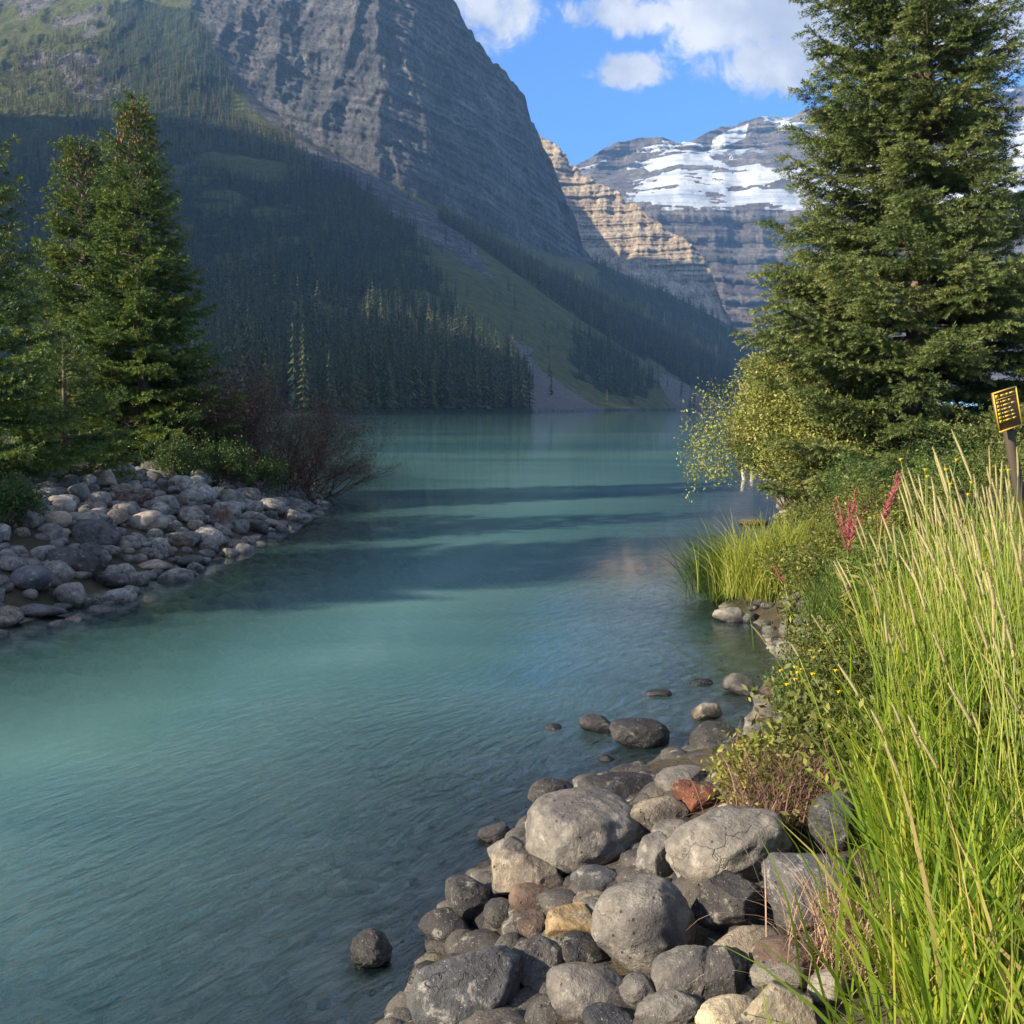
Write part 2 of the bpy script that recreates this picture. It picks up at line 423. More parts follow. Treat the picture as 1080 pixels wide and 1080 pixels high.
# ------------------------------------------------------------------ water
def water_mat():
    t = NT('lake_water'); p = t.pos()
    dep = t.attr('depth')
    cl = t.noise(p, 0.5, 3)
    opac = t.math('SUBTRACT', 1.0, t.math('POWER', 2.718, t.math('MULTIPLY', dep, -1.15)))
    milk = t.noise(t.scale(p, (0.03, 0.09, 1)), 1.0, 4, 0.6, 0.8)
    col = t.mix(t.mr(milk, 0.35, 0.68), (0.068, 0.185, 0.205), (0.150, 0.295, 0.285))
    body = t.n('ShaderNodeBsdfPrincipled')
    t.l(col, body.inputs['Base Color']); body.inputs['Roughness'].default_value = 1.0
    body.inputs['Specular IOR Level'].default_value = 0.0
    tr = t.n('ShaderNodeBsdfTransparent'); tr.inputs['Color'].default_value = (0.82, 0.93, 0.90, 1)
    m1 = t.n('ShaderNodeMixShader'); t.l(opac, m1.inputs[0]); t.l(tr.outputs[0], m1.inputs[1]); t.l(body.outputs[0], m1.inputs[2])
    # ripples
    near = t.attr('ripple')
    sw = t.noise(p, 0.35, 2, out='Color')
    ws = t.n('ShaderNodeVectorMath', operation='SCALE'); t.l(sw, ws.inputs[0]); ws.inputs['Scale'].default_value = 0.7
    pw = t.n('ShaderNodeVectorMath', operation='ADD'); t.l(p, pw.inputs[0]); t.l(ws.outputs[0], pw.inputs[1])
    rot = t.n('ShaderNodeMapping'); t.l(pw.outputs[0], rot.inputs['Vector']); rot.vector_type = 'TEXTURE'; rot.inputs['Rotation'].default_value = (0, 0, R(58)); rot.inputs['Scale'].default_value = (1 / 1.5, 1 / 4.6, 1)
    rip = t.noise(rot.outputs[0], 2.7, 5, 0.6, 0.5)
    r2 = t.noise(t.scale(p, (0.35, 2.2, 1)), 1.0, 3, 0.55)
    r3 = t.noise(t.scale(p, (0.08, 0.3, 1)), 1.0, 3, 0.6)
    h = t.math('ADD', t.math('MULTIPLY', t.math('MULTIPLY', rip, near), 2.0), t.math('ADD', t.math('MULTIPLY', r2, 0.11), t.math('MULTIPLY', r3, 0.40)))
    nb = t.bump(h, 0.55, 0.035)
    fr = t.n('ShaderNodeFresnel'); fr.inputs['IOR'].default_value = 1.6; t.l(nb, fr.inputs['Normal'])
    gl = t.n('ShaderNodeBsdfGlossy'); gl.inputs['Roughness'].default_value = 0.04; t.l(nb, gl.inputs['Normal'])
    gl.inputs['Color'].default_value = (0.95, 0.97, 1, 1)
    m2 = t.n('ShaderNodeMixShader'); t.l(t.math('MULTIPLY', fr.outputs[0], 1.0), m2.inputs[0]); t.l(m1.outputs[0], m2.inputs[1]); t.l(gl.outputs[0], m2.inputs[2])
    return t.done(m2.outputs[0])
wx = axis(-1500, 1800, 0.3, 0, 1.07); wy = axis(-150, 2250, 0.3, 10, 1.07)
X, Y = np.meshgrid(wx, wy); zg = ground_h(X.ravel(), Y.ravel(), False)
rr = np.clip(sstep(-4.2, -0.6, sd_right(X.ravel(), Y.ravel()) + 1.2 * fbm(np.stack([X.ravel() / 1.6, Y.ravel() / 2.6, 0 * X.ravel()], 1), 3, 640)), 0, 1) * (1 - sstep(5, 15, Y.ravel()))
tag(link('water', mesh_data('water', np.stack([X.ravel(), Y.ravel(), 0 * X.ravel()], 1), [gridfaces(len(wy), len(wx))], water_mat(), True,
    vattr={'depth': np.maximum(-zg, 0), 'ripple': 0.03 + 0.97 * rr})), kind='structure')

# ------------------------------------------------------------------ mountains
def inpoly(px, py, poly):
    ins = np.zeros(px.shape, bool); n = len(poly)
    for i in range(n):
        (ax, ay), (bx, by) = poly[i], poly[(i + 1) % n]
        c = (ay > py) != (by > py)
        ins ^= c & (px < ax + (py - ay) * (bx - ax) / ((by - ay) or 1e-9))
    return ins

def surface(pxs, rows, sub):
    """rows: list of (table of (px, y, Y)); returns grid of points and the row parameter"""
    L = []; prm = []
    for tb in rows:
        tb = np.array(tb, float)
        L.append((np.interp(pxs, tb[:, 0], tb[:, 1]), np.interp(pxs, tb[:, 0], tb[:, 2])))
    G = []
    for k in range(len(L) - 1):
        n = sub[k]
        for i in range(n):
            f = i / n
            G.append(pix(pxs, L[k][0] * (1 - f) + L[k + 1][0] * f, L[k][1] * (1 - f) + L[k + 1][1] * f)); prm.append(k + f)
    G.append(pix(pxs, L[-1][0], L[-1][1])); prm.append(len(L) - 1)
    return np.array(G), np.array(prm)

def push(G, d):
    """move points towards the valley (horizontally towards the lake)"""
    n = np.hypot(G[..., 0], G[..., 1]); G = G.copy()
    G[..., 0] -= G[..., 0] / n * d; G[..., 1] -= G[..., 1] / n * d
    return G

# --- the great wall on the left of the lake
pxs = np.concatenate([np.arange(-520, 0, 4.0), np.arange(0, 880, 1.6)])
shoreY = [(-520, 265), (-200, 280), (0, 292), (150, 300), (300, 305), (350, 312), (400, 340), (500, 440), (560, 540), (620, 700), (700, 950), (760, 1240), (800, 1500), (880, 1800)]
def yof(z, Yd): return 430 - (z - H) * 1080 / Yd
R0 = [(p, yof(-5, q), q) for p, q in shoreY]
R0b = [(p, yof(1.5, q + 7), q + 7) for p, q in shoreY]
R1 = [(-520, 405, 470), (-200, 405, 465), (0, 405, 455), (300, 405, 455), (400, 406, 470), (500, 414, 560), (560, 419, 640), (620, 423, 780), (700, 427, 1010), (760, 429, 1270), (800, 429.2, 1530), (880, 429.3, 1830)]
R2 = [(-520, 230, 1000), (-200, 230, 1000), (0, 250, 1000), (150, 260, 1000), (300, 262, 970), (400, 300, 890), (500, 345, 850), (560, 370, 880), (620, 390, 980), (700, 412, 1100), (760, 427, 1285), (800, 428.5, 1540), (880, 428.8, 1840)]
R3 = [(-520, 60, 1500), (-200, 80, 1450), (0, 110, 1430), (150, 92, 1450), (300, 142, 1420), (400, 197, 1290), (440, 220, 1250), (500, 258, 1200), (560, 302, 1160), (620, 345, 1150), (700, 395, 1200), (755, 422, 1300), (800, 427.5, 1550), (880, 428, 1850)]
R4 = [(-520, -20, 1650), (-200, 0, 1620), (0, 20, 1610), (150, 8, 1580), (200, 20, 1550), (250, 85, 1500), (330, 150, 1450), (400, 187, 1390), (450, 214, 1420), (500, 240, 1480), (560, 263, 1600), (620, 278, 1750), (700, 318, 1800), (760, 346, 1850), (800, 370, 1900), (880, 410, 1950)]
R6 = [(-520, -60, 1850), (-200, -66, 1850), (0, -66, 1850), (150, -70, 1800), (300, -85, 1700), (400, -110, 1640), (440, -55, 1640), (470, -5, 1640), (490, 28, 1650), (505, 48, 1660), (520, 68, 1670), (540, 88, 1700), (554, 102, 1720), (560, 124, 1740), (570, 150, 1750), (582, 172, 1760), (596, 205, 1770), (608, 232, 1780), (616, 262, 1790), (624, 273, 1795), (640, 281, 1800), (700, 307, 1830), (750, 333, 1860), (785, 351, 1880), (800, 362, 1900), (840, 385, 1930), (880, 412, 1960)]
R5 = []
t4 = np.array(R4); t6 = np.array(R6)
for p in sorted(set(t4[:, 0]) | set(t6[:, 0])):
    y4, Y4 = np.interp(p, t4[:, 0], t4[:, 1]), np.interp(p, t4[:, 0], t4[:, 2]); y6, Y6 = np.interp(p, t6[:, 0], t6[:, 1]), np.interp(p, t6[:, 0], t6[:, 2])
    R5.append((p, y4 * 0.45 + y6 * 0.55, Y4 * 0.62 + Y6 * 0.38))
R6b = []; R7 = []  # unseen dip and peak behind the crest, added to sun and shade the spur
for p, y, q in R6:
    zc = (430 - y) / 1080 * q
    R6b.append((p, yof(zc * 0.60, q + 240), q + 240))
    hi = (1 - sstep(376, 434, p)) * sstep(150, 320, p)
    R7.append((p, yof(zc * 0.40 * (1 - hi) + 932 * hi, q + 520), q + 520))
R8 = [(p, yof(-20, q + 950), q + 950) for p, y, q in R6]
sub = [3, 18, 40, 50, 26, 90, 120, 6, 10, 6]
G, prm = surface(pxs, [R0, R0b, R1, R2, R3, R4, R5, R6, R6b, R7, R8], sub)
Pm = np.broadcast_to(prm[:, None], G.shape[:2])
PXg = np.broadcast_to(pxs[None, :], G.shape[:2])
cliff = sstep(4.7, 5.3, Pm) * (1 - sstep(7.0, 7.6, Pm)) * (1 - sstep(622, 660, PXg)) * sstep(150, 260, PXg)
slope = sstep(1.2, 2.5, Pm) * (1 - sstep(4.6, 5.2, Pm))
Q = G.copy()
gul = ridged(Q * [1 / 95., 1 / 95., 1 / 420.], 4, 3)
gul2 = ridged(Q * [1 / 34., 1 / 34., 1 / 160.], 4, 9)
wob = fbm(Q / 180., 3, 21) * 26
sz = (Q[..., 2] + wob * 0.6 + Q[..., 0] * 0.34) / 34.0
saw = (sz % 1.0); ledge = np.where(saw < 0.75, saw / 0.75, (1 - saw) / 0.25) - 0.5
sz2 = (Q[..., 2] + wob * 0.4 + Q[..., 0] * 0.34) / 12.0; saw2 = sz2 % 1.0
Qw = Q + 14 * np.stack([fbm(Q / 40., 3, 401), fbm(Q / 40., 3, 402), fbm(Q / 40., 3, 403)], -1)
fineR = ridged(Qw * [1 / 15., 1 / 15., 1 / 44.], 4, 405); fracture = ridged(Qw * [1 / 26., 1 / 26., 1 / 14.], 4, 407)
d = cliff * (20 * ridged(Qw * [1 / 95., 1 / 95., 1 / 520.], 3, 3) + 8 * ridged(Qw * [1 / 34., 1 / 34., 1 / 260.], 3, 9) + 5.5 * fineR + 1.2 * fracture - 9 * ledge - 4.5 * saw2 + 30 * fbm(Q / 150., 3, 2))
d += slope * (22 * fbm(Q / 190., 4, 31) + 9 * ridged(Q * [1 / 60., 1 / 60., 1 / 60.], 3, 41))
d += (1 - sstep(150, 260, PXg)) * sstep(3.2, 4.4, Pm) * (1 - sstep(7, 7.5, Pm)) * (30 * fbm(Q / 110., 5, 51) + 10 * ridged(Q / 45., 3, 53))
G = push(G, d)
G[..., 2] += cliff * 4 * fbm(Q / 22., 3, 61)
crest = np.exp(-((Pm - 7.0) / 0.25) ** 2)
G[..., 2] += crest * (13 * fbm(np.stack([PXg / 9., PXg * 0, Pm], -1), 4, 71) - 2) * (1 - sstep(610, 630, PXg))
pX, pY = proj(G)
P_forest = [(-520, 440), (-520, 150), (0, 172), (60, 155), (95, 100), (118, 50), (120, -60), (205, -60), (212, 10), (236, 70), (275, 125), (340, 172), (400, 215), (440, 245), (470, 325), (520, 372), (556, 402), (556, 440)]
P_thin = [(-520, 150), (0, 172), (80, 150), (130, 100), (150, 50), (60, 40), (0, 70), (-520, 40)]
P_strip = [(450, 235), (540, 285), (620, 340), (700, 392), (752, 421), (800, 424), (880, 420), (800, 372), (740, 362), (690, 345), (620, 302), (540, 268), (470, 226)]
P_back = [(628, 290), (700, 322), (785, 356), (860, 405), (860, 425), (775, 405), (700, 362), (640, 322)]
P_crest = [(625, 276), (700, 309), (785, 352), (870, 408), (870, 418), (785, 366), (700, 324), (640, 295)]
P_patch = [(602, 348), (650, 366), (688, 402), (676, 421), (640, 416), (606, 390)]
P_scree = [(557, 436), (556, 398), (536, 352), (560, 372), (604, 408), (650, 436)]
P_scree2 = [(690, 398), (706, 396), (766, 430), (712, 430)]
P_ledges = [(215, -60), (240, 75), (275, 125), (340, 172), (400, 215), (440, 245), (520, 300), (505, 262), (450, 214), (400, 186), (330, 148), (250, 80), (230, -60)]
P_pale = [(-520, -130), (150, -130), (100, 50), (140, 95), (85, 110), (60, 75), (0, 60), (-520, 40)]
jx = 16 * fbm(G / 30., 3, 601); jy = 8 * fbm(G / 30., 3, 603)
ip = lambda poly: inpoly(pX + jx, pY + jy * (pY < 400), poly).astype(float)
front = (Pm < 4.02) | ((PXg < 245) & (Pm < 5.2))
forest = np.maximum(ip(P_forest) * front, np.maximum(ip(P_strip) * (~front), np.maximum(0.55 * ip(P_back) * (~front), np.maximum(ip(P_crest), 0.9 * ip(P_patch) * front))))
thin = ip(P_thin)
gap = fbm(G / 75., 4, 81)
forest = forest * np.where(PXg < 560, sstep(-0.38, -0.05, gap + 0.35 * sstep(350, 410, pY) + 0.1 + 0.25 * (1 - sstep(120, 200, pY))), 1.0)
scree = np.maximum(ip(P_scree), ip(P_scree2)) * front
ledges = ip(P_ledges)
rockw = np.clip(np.maximum(cliff, np.maximum(ledges * (0.8), 0)), 0, 1)
pale = ip(P_pale) * (fbm(G / 60., 4, 83) > 0.02)
grassm = np.clip(1 - rockw - scree - pale, 0, 1) * (Pm > 1.05)
grassm *= np.where((PXg > 555), 1.0, 0.9)
cover = np.stack([np.clip(forest * 0.95, 0, 1), grassm, np.clip(scree + 0.6 * pale, 0, 1)], -1)
M_mtnA = mountain_mat('cliff_rock', (0.072, 0.077, 0.085), (0.14, 0.143, 0.148), (0.29, 0.27, 0.25), (0.58, 0.57, 0.58), grass=(0.11, 0.125, 0.04), tilt=0.34)
nr, nc = G.shape[:2]
tag(link('mountain', mesh_data('mountain', G.reshape(-1, 3), [gridfaces(nr, nc)], M_mtnA, True, vattr={'cover': cover.reshape(-1, 3)})), kind='structure')
GA, forestA, thinA, PmA, pXA, pYA = G, forest, thin, Pm, pX, pY

# --- shoulder of the same mountain, out of the frame: its crest is shaped to shade the lower forest
gxs = np.linspace(-2300, -560, 110); gys = np.linspace(-420, 1700, 110)
X, Y = np.meshgrid(gxs, gys)
def ridge_z(X, Y):
    top = np.interp(Y, [-420, -170, -60, 94, 250, 300, 340, 400, 500, 615, 834, 1000, 1100, 1163, 1230, 1300, 1500, 1700], [60, 150, 540, 650, 625, 560, 530, 578, 648, 690, 720, 730, 690, 640, 570, 560, 600, 640])
    c = -1000 + 0 * Y
    prof = np.where(X < c, np.clip(1 - (c - X) / 1300., 0, 1), np.clip(1 - (X - c) / 430., 0, 1))
    return top * prof ** 1.1 - 12
Z = ridge_z(X, Y) + 42 * fbm(np.stack([X, Y, 0 * X], -1) / 230., 3, 95) + 30 * fbm(np.stack([X, Y, 0 * X], -1) / 120., 4, 91)
cov = np.stack([0.9 * np.ones(X.size), 0 * X.ravel(), 0 * X.ravel()], 1)
tag(link('mountain_shoulder', mesh_data('mountain_shoulder', np.stack([X.ravel(), Y.ravel(), Z.ravel()], 1), [gridfaces(110, 110)], M_mtnA, True, vattr={'cover': cov})), kind='structure')

# --- banded limestone spur behind
pxs = np.arange(500, 860, 1.2)
crB = [(500, 118, 2450), (530, 122, 2440), (556, 134, 2420), (566, 142, 2415), (575, 148, 2410), (590, 156, 2405), (604, 172, 2400), (612, 182, 2395), (630, 194, 2390), (652, 203, 2380), (660, 210, 2375), (672, 216, 2370), (690, 234, 2360), (712, 248, 2345), (735, 262, 2330), (744, 272, 2320), (752, 292, 2310), (762, 322, 2300), (775, 345, 2290), (800, 380, 2280), (860, 425, 2270)]
crB = [(p, y, 2460 - (p - 500) * 1.15) for p, y, q in crB]
low = [(500, 425, 1990), (620, 425, 1990), (760, 426, 2020), (860, 427, 2060)]
md = [(p, 0.50 * y + 0.50 * 330 if y < 330 else y + 10, q * 0.5 + 1085) for p, y, q in crB]
bk = [(p, yof(max(-10, (430 - y) / 1080 * q * 0.4), q + 350), q + 350) for p, y, q in crB]
G, prm = surface(pxs, [[(p, 434, q - 60) for p, y, q in low], low, md, crB, bk], [2, 50, 130, 8])
Pm = np.broadcast_to(prm[:, None], G.shape[:2]); PXg = np.broadcast_to(pxs[None, :], G.shape[:2]); Q = G.copy()
w = sstep(1.1, 1.7, Pm) * (1 - sstep(3.0, 3.3, Pm))
wob = fbm(Q / 200., 3, 121) * 14
s1 = ((Q[..., 2] + wob) / 33.0) % 1.0; s2 = ((Q[..., 2] + wob * 0.7) / 11.5) % 1.0
d = w * (-6 * s1 - 3.0 * s2 + 16 * ridged(Q * [1 / 60., 1 / 60., 1 / 400.], 4, 123) + 6 * ridged(Q * [1 / 22., 1 / 22., 1 / 90.], 4, 125) + 24 * fbm(Q / 150., 3, 127))
G = push(G, d)
G[..., 2] += np.exp(-((Pm - 3.0) / 0.12) ** 2) * 9 * fbm(np.stack([PXg / 7., 0 * PXg, 0 * PXg], -1), 4, 129)
cov = np.stack([0.8 * (1 - sstep(1.1, 1.6, Pm)), 0 * Pm, 0.35 * (1 - sstep(1.6, 2.1, Pm)) * sstep(1.1, 1.5, Pm)], -1)
M_mtnB = mountain_mat('limestone_bands', (0.46, 0.39, 0.30), (0.62, 0.53, 0.41), (0.75, 0.66, 0.52), (0.70, 0.64, 0.60), sc=0.9)
tag(link('limestone_ridge', mesh_data('limestone_ridge', G.reshape(-1, 3), [gridfaces(*G.shape[:2])], M_mtnB, True, vattr={'cover': cov.reshape(-1, 3)})), kind='structure')

# --- the glaciated wall at the head of the valley
pxs = np.arange(540, 1500, 1.5)
crC = [(540, 215, 3560), (590, 186, 3560), (612, 171, 3560), (625, 162, 3560), (640, 152, 3560), (660, 145, 3560), (690, 144, 3560), (702, 146, 3560), (718, 150, 3560), (733, 149, 3560), (748, 138, 3560), (762, 131, 3560), (790, 127, 3560), (815, 123, 3560), (850, 119, 3560), (900, 112, 3560), (960, 106, 3560), (1010, 104, 3560), (1050, 96, 3560), (1080, 90, 3560), (1200, 84, 3560), (1350, 130, 3560), (1500, 170, 3560)]
gl_hi = [(540, 235, 3480), (620, 196, 3480), (660, 180, 3490), (700, 168, 3490), (760, 160, 3490), (850, 152, 3480), (1000, 140, 3480), (1080, 132, 3480), (1500, 210, 3480)]
gl_lo = [(540, 250, 3130), (640, 222, 3120), (690, 216, 3110), (760, 221, 3100), (850, 220, 3100), (1000, 212, 3100), (1080, 200, 3090), (1500, 250, 3100)]
foot = [(540, 360, 2960), (850, 350, 2950), (1080, 350, 2940), (1500, 370, 2900)]
base = [(540, 424, 2500), (1500, 424, 2450)]
bk = [(p, 360, 4000) for p, y, q in crC]
G, prm = surface(pxs, [base, foot, gl_lo, gl_hi, crC, bk], [20, 90, 46, 40, 4])
Pm = np.broadcast_to(prm[:, None], G.shape[:2]); PXg = np.broadcast_to(pxs[None, :], G.shape[:2]); Q = G.copy()
w = sstep(0.5, 1.2, Pm) * (1 - sstep(1.95, 2.1, Pm)) + sstep(2.9, 3.1, Pm) * (1 - sstep(3.95, 4.1, Pm)) * 0.7
wob = fbm(Q / 260., 3, 151) * 18
s1 = ((Q[..., 2] + wob) / 62.0) % 1.0; s2 = ((Q[..., 2] + wob) / 21.) % 1.0
gm = sstep(2.0, 2.2, Pm) * (1 - sstep(2.9, 3.2, Pm))
d = w * (-26 * s1 - 9 * s2 + 30 * ridged(Q * [1 / 110., 1 / 110., 1 / 700.], 4, 153) + 30 * fbm(Q / 220., 3, 157))
d += gm * (22 * fbm(Q * [1 / 130., 1 / 130., 1 / 50.], 4, 161))
d += sstep(1.8, 2.4, Pm) * 60 * fbm(np.stack([PXg / 45., 0 * Pm, Pm * 0.8], -1), 3, 163)
G = push(G, d)
G[..., 2] += np.exp(-((Pm - 4.0) / 0.15) ** 2) * 14 * fbm(np.stack([PXg / 16., 0 * PXg, 0 * PXg], -1), 4, 167)
pX, pY = proj(G)
sn1 = inpoly(pX, pY, [(668, 212), (676, 196), (690, 196), (700, 178), (684, 181), (674, 172), (690, 166), (704, 158), (698, 148), (716, 148), (740, 152), (748, 166), (772, 176), (800, 172), (818, 182), (860, 178), (1000, 160), (1090, 138), (1300, 150), (1300, 215), (1090, 200), (1000, 214), (850, 222), (760, 222), (700, 222)])
sn2 = inpoly(pX, pY, [(752, 146), (766, 138), (790, 130), (786, 146), (760, 156), (748, 160)])
sn3 = inpoly(pX, pY, [(606, 176), (640, 168), (640, 174), (612, 181)]) | inpoly(pX, pY, [(820, 128), (850, 122), (850, 130), (830, 133)])
patch = (fbm(G * [1 / 150., 1 / 150., 1 / 30.], 4, 171) > 0.10) & (pY < 215) & (pX > 660)
patch2 = (fbm(G * [1 / 110., 1 / 110., 1 / 26.], 4, 173) > 0.5) & (Pm < 1.0) & (pX < 780)
snow = np.where(sn1 | sn2, 0.95, 0.0); snow = np.maximum(snow, np.where(sn3, 0.75, 0)); snow = np.maximum(snow, np.where(patch, 0.6, 0)); snow = np.maximum(snow, np.where(patch2, 0.55, 0))
hole = fbm(G * [1 / 120., 1 / 120., 1 / 24.], 4, 175) > 0.20
snow = np.where(hole & ~sn2, snow * 0.3, snow)
cov = np.stack([0.8 * (1 - sstep(0.05, 0.4, Pm)), 0 * Pm, snow], -1)
M_mtnC = mountain_mat('glacier_wall', (0.16, 0.155, 0.15), (0.24, 0.225, 0.21), (0.34, 0.30, 0.26), (0.60, 0.56, 0.6), True, sc=0.55)
tag(link('glacier_mountain', mesh_data('glacier_mountain', G.reshape(-1, 3), [gridfaces(*G.shape[:2])], M_mtnC, True, vattr={'cover': cov.reshape(-1, 3)})), kind='structure')

# ------------------------------------------------------------------ distant conifers
def conifer(seed, whorls, fronds, tri):
    """unit-height conifer; returns V, F3, tint"""
    r = np.random.default_rng(seed); V = []; F = []; T = []
    w = 0.115 + 0.05 * r.random(); n = 0
    V += [(0.012, 0, -0.03), (-0.007, 0.011, -0.03), (-0.007, -0.011, -0.03), (0, 0, 0.95)]
    F += [(0, 1, 3), (1, 2, 3), (2, 0, 3)]; T += [0.1] * 3; n = 4
    for k in range(whorls):
        z = 0.07 + 0.92 * (k / (whorls - 0.0)) ** 0.93
        rad = w * (1 - z) ** 0.85 * r.uniform(0.75, 1.2) + 0.008
        nf = max(4, int(fronds * (1 - 0.4 * z)))
        for j in range(nf):
            a = 2 * PI * (j + r.random() * 0.9) / nf; L = rad * r.uniform(0.65, 1.3)
            ca, sa = math.cos(a), math.sin(a); da = 2.1 / nf
            dr = L * r.uniform(0.25, 0.6)
            z0 = z + r.uniform(0.0, 0.03); zt = z0 - dr
            root = (0, 0, z0 + 0.04); tip = (ca * L, sa * L, zt)
            m = 0.62
            l = (math.cos(a - da) * L * m, math.sin(a - da) * L * m, z0 - dr * 0.75); q = (math.cos(a + da) * L * m, math.sin(a + da) * L * m, z0 - dr * 0.75)
            tt = r.uniform(0.1, 0.75)
            if tri == 2:
                V += [root, l, tip, q]; F += [(n, n + 1, n + 2), (n, n + 2, n + 3)]; T += [tt, tt]; n += 4
            else:
                mid = (ca * L * 0.55, sa * L * 0.55, z0 - dr * 0.3)
                V += [root, l, tip, q, mid]
                F += [(n, n + 1, n + 4), (n + 4, n + 1, n + 2), (n + 4, n + 2, n + 3), (n, n + 4, n + 3)]; T += [tt, tt + .1, tt + .15, tt]; n += 5
                for s in (-1, 1):
                    b = a + s * da * r.uniform(0.5, 1.1); L2 = L * r.uniform(0.6, 1.0)
                    V += [mid, (math.cos(b) * L2, math.sin(b) * L2, zt - 0.01 * r.random()), (math.cos(b - s * .25) * L2 * .7, math.sin(b - s * .25) * L2 * .7, z0 - dr * .4)]
                    F += [(n, n + 1, n + 2)]; T += [tt + 0.2]; n += 3
    return np.array(V), np.array(F), np.array(T)

nr, nc = GA.shape[:2]
A = GA[:-1, :-1]; B = GA[:-1, 1:]; C_ = GA[1:, 1:]; D = GA[1:, :-1]
area = np.linalg.norm(np.cross(B - A, D - A), axis=-1)
horiz = np.abs(np.cross(B - A, D - A)[..., 2])
dens = np.maximum(forestA[:-1, :-1], 1.0 * thinA[:-1, :-1]) + 0.02 * (PmA[:-1, :-1] < 4.5) * (PmA[:-1, :-1] > 1.05)
vis = (pXA[:-1, :-1] > -200) & (pXA[:-1, :-1] < 870) & (pYA[:-1, :-1] > -60) & (PmA[:-1, :-1] < 7.1) & (GA[:-1, :-1, 2] > 1.2)
wgt = (horiz * 0.8 + 0.2 * area) * dens * vis
cum = np.cumsum(wgt.ravel()); NT_ = 17000
idx = np.searchsorted(cum, rng.random(NT_) * cum[-1]); idx = np.minimum(idx, wgt.size - 1)
ii, jj = np.unravel_index(idx, wgt.shape)
a, b = rng.random(NT_)[:, None], rng.random(NT_)[:, None]
TP = (A[ii, jj] * (1 - a) + B[ii, jj] * a) * (1 - b) + (D[ii, jj] * (1 - a) + C_[ii, jj] * a) * b
# a front row along the far shore
ns = 330; sp = rng.uniform(205, 556, ns)
q = np.interp(sp, [s[0] for s in shoreY], [s[1] for s in shoreY]) + 9 + rng.random(ns) ** 1.5 * 60
fr = np.stack([(sp - 540) / 1080 * q, q, np.interp(q - np.interp(sp, [s[0] for s in shoreY], [s[1] for s in shoreY]), [0, 7, 160], [0, 1.5, 12])], 1)
TP = np.concatenate([TP, fr])
TH = rng.uniform(14, 27, len(TP)) * np.interp(TP[:, 2], [0, 150, 450], [1.0, 0.9, 0.72]) * (0.75 + 0.5 * rng.random(len(TP)) ** 2)
tpx, tpy = proj(TP)
score = TH / TP[:, 1] * ((tpx > 216) & (tpx < 780) & ~((tpx < 395) & (tpy > 432) & (TP[:, 1] < 330)))
hero = np.argsort(-score)[:290]
isH = np.zeros(len(TP), bool); isH[hero] = True
protos = [mesh_data('forest_spruce', *(lambda c: (c[0], [c[1]], M_farneedle, False, {'tint': c[2]}))(conifer(300 + k, 26, 11, 6))) for k in range(6)]
for n, k in enumerate(hero):
    o = link('forest_spruce', protos[n % 6], None, tuple(TP[k] - [0, 0, 0.3]), (0, 0, rng.random() * 6.28))
    wd = rng.uniform(0.8, 1.15)
    o.scale = (TH[k] * wd, TH[k] * wd, TH[k])
    tag(o, 'slender dark spruce in the dense forest along the far lakeshore', 'tree', 'spruces along the far lakeshore')
vs = []; fs = []; ts = []; n = 0
far_protos = [conifer(400 + k, 11, 7, 2) for k in range(8)]
rest = np.where(~isH)[0]
for k, pr in enumerate(far_protos):
    sel = rest[k::8]; m = len(sel); an = rng.random(m) * 6.28; h = TH[sel]; wd = h * rng.uniform(0.85, 1.3, m)
    c, s = np.cos(an), np.sin(an); pv = pr[0]
    Vx = (pv[None, :, 0] * c[:, None] - pv[None, :, 1] * s[:, None]) * wd[:, None] + TP[sel, 0:1]
    Vy = (pv[None, :, 0] * s[:, None] + pv[None, :, 1] * c[:, None]) * wd[:, None] + TP[sel, 1:2]
    Vz = pv[None, :, 2] * h[:, None] + TP[sel, 2:3]
    vs.append(np.stack([Vx, Vy, Vz], -1).reshape(-1, 3))
    fs.append((pr[1][None] + (np.arange(m) * len(pv))[:, None, None]).reshape(-1, 3) + n); n += m * len(pv)
    ts.append((pr[2][None] + rng.normal(0, 0.16, m)[:, None] + 0.10 + 0.5 * ((tpy[sel] < 190) & (tpx[sel] < 330))[:, None]).ravel())  # upper-left trees tinted brighter, sunlight put into their colour
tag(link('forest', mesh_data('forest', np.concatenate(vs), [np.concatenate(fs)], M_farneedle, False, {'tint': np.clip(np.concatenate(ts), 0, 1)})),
    'mass of dark conifers covering the mountain slope above the lake', 'forest', kind='stuff')

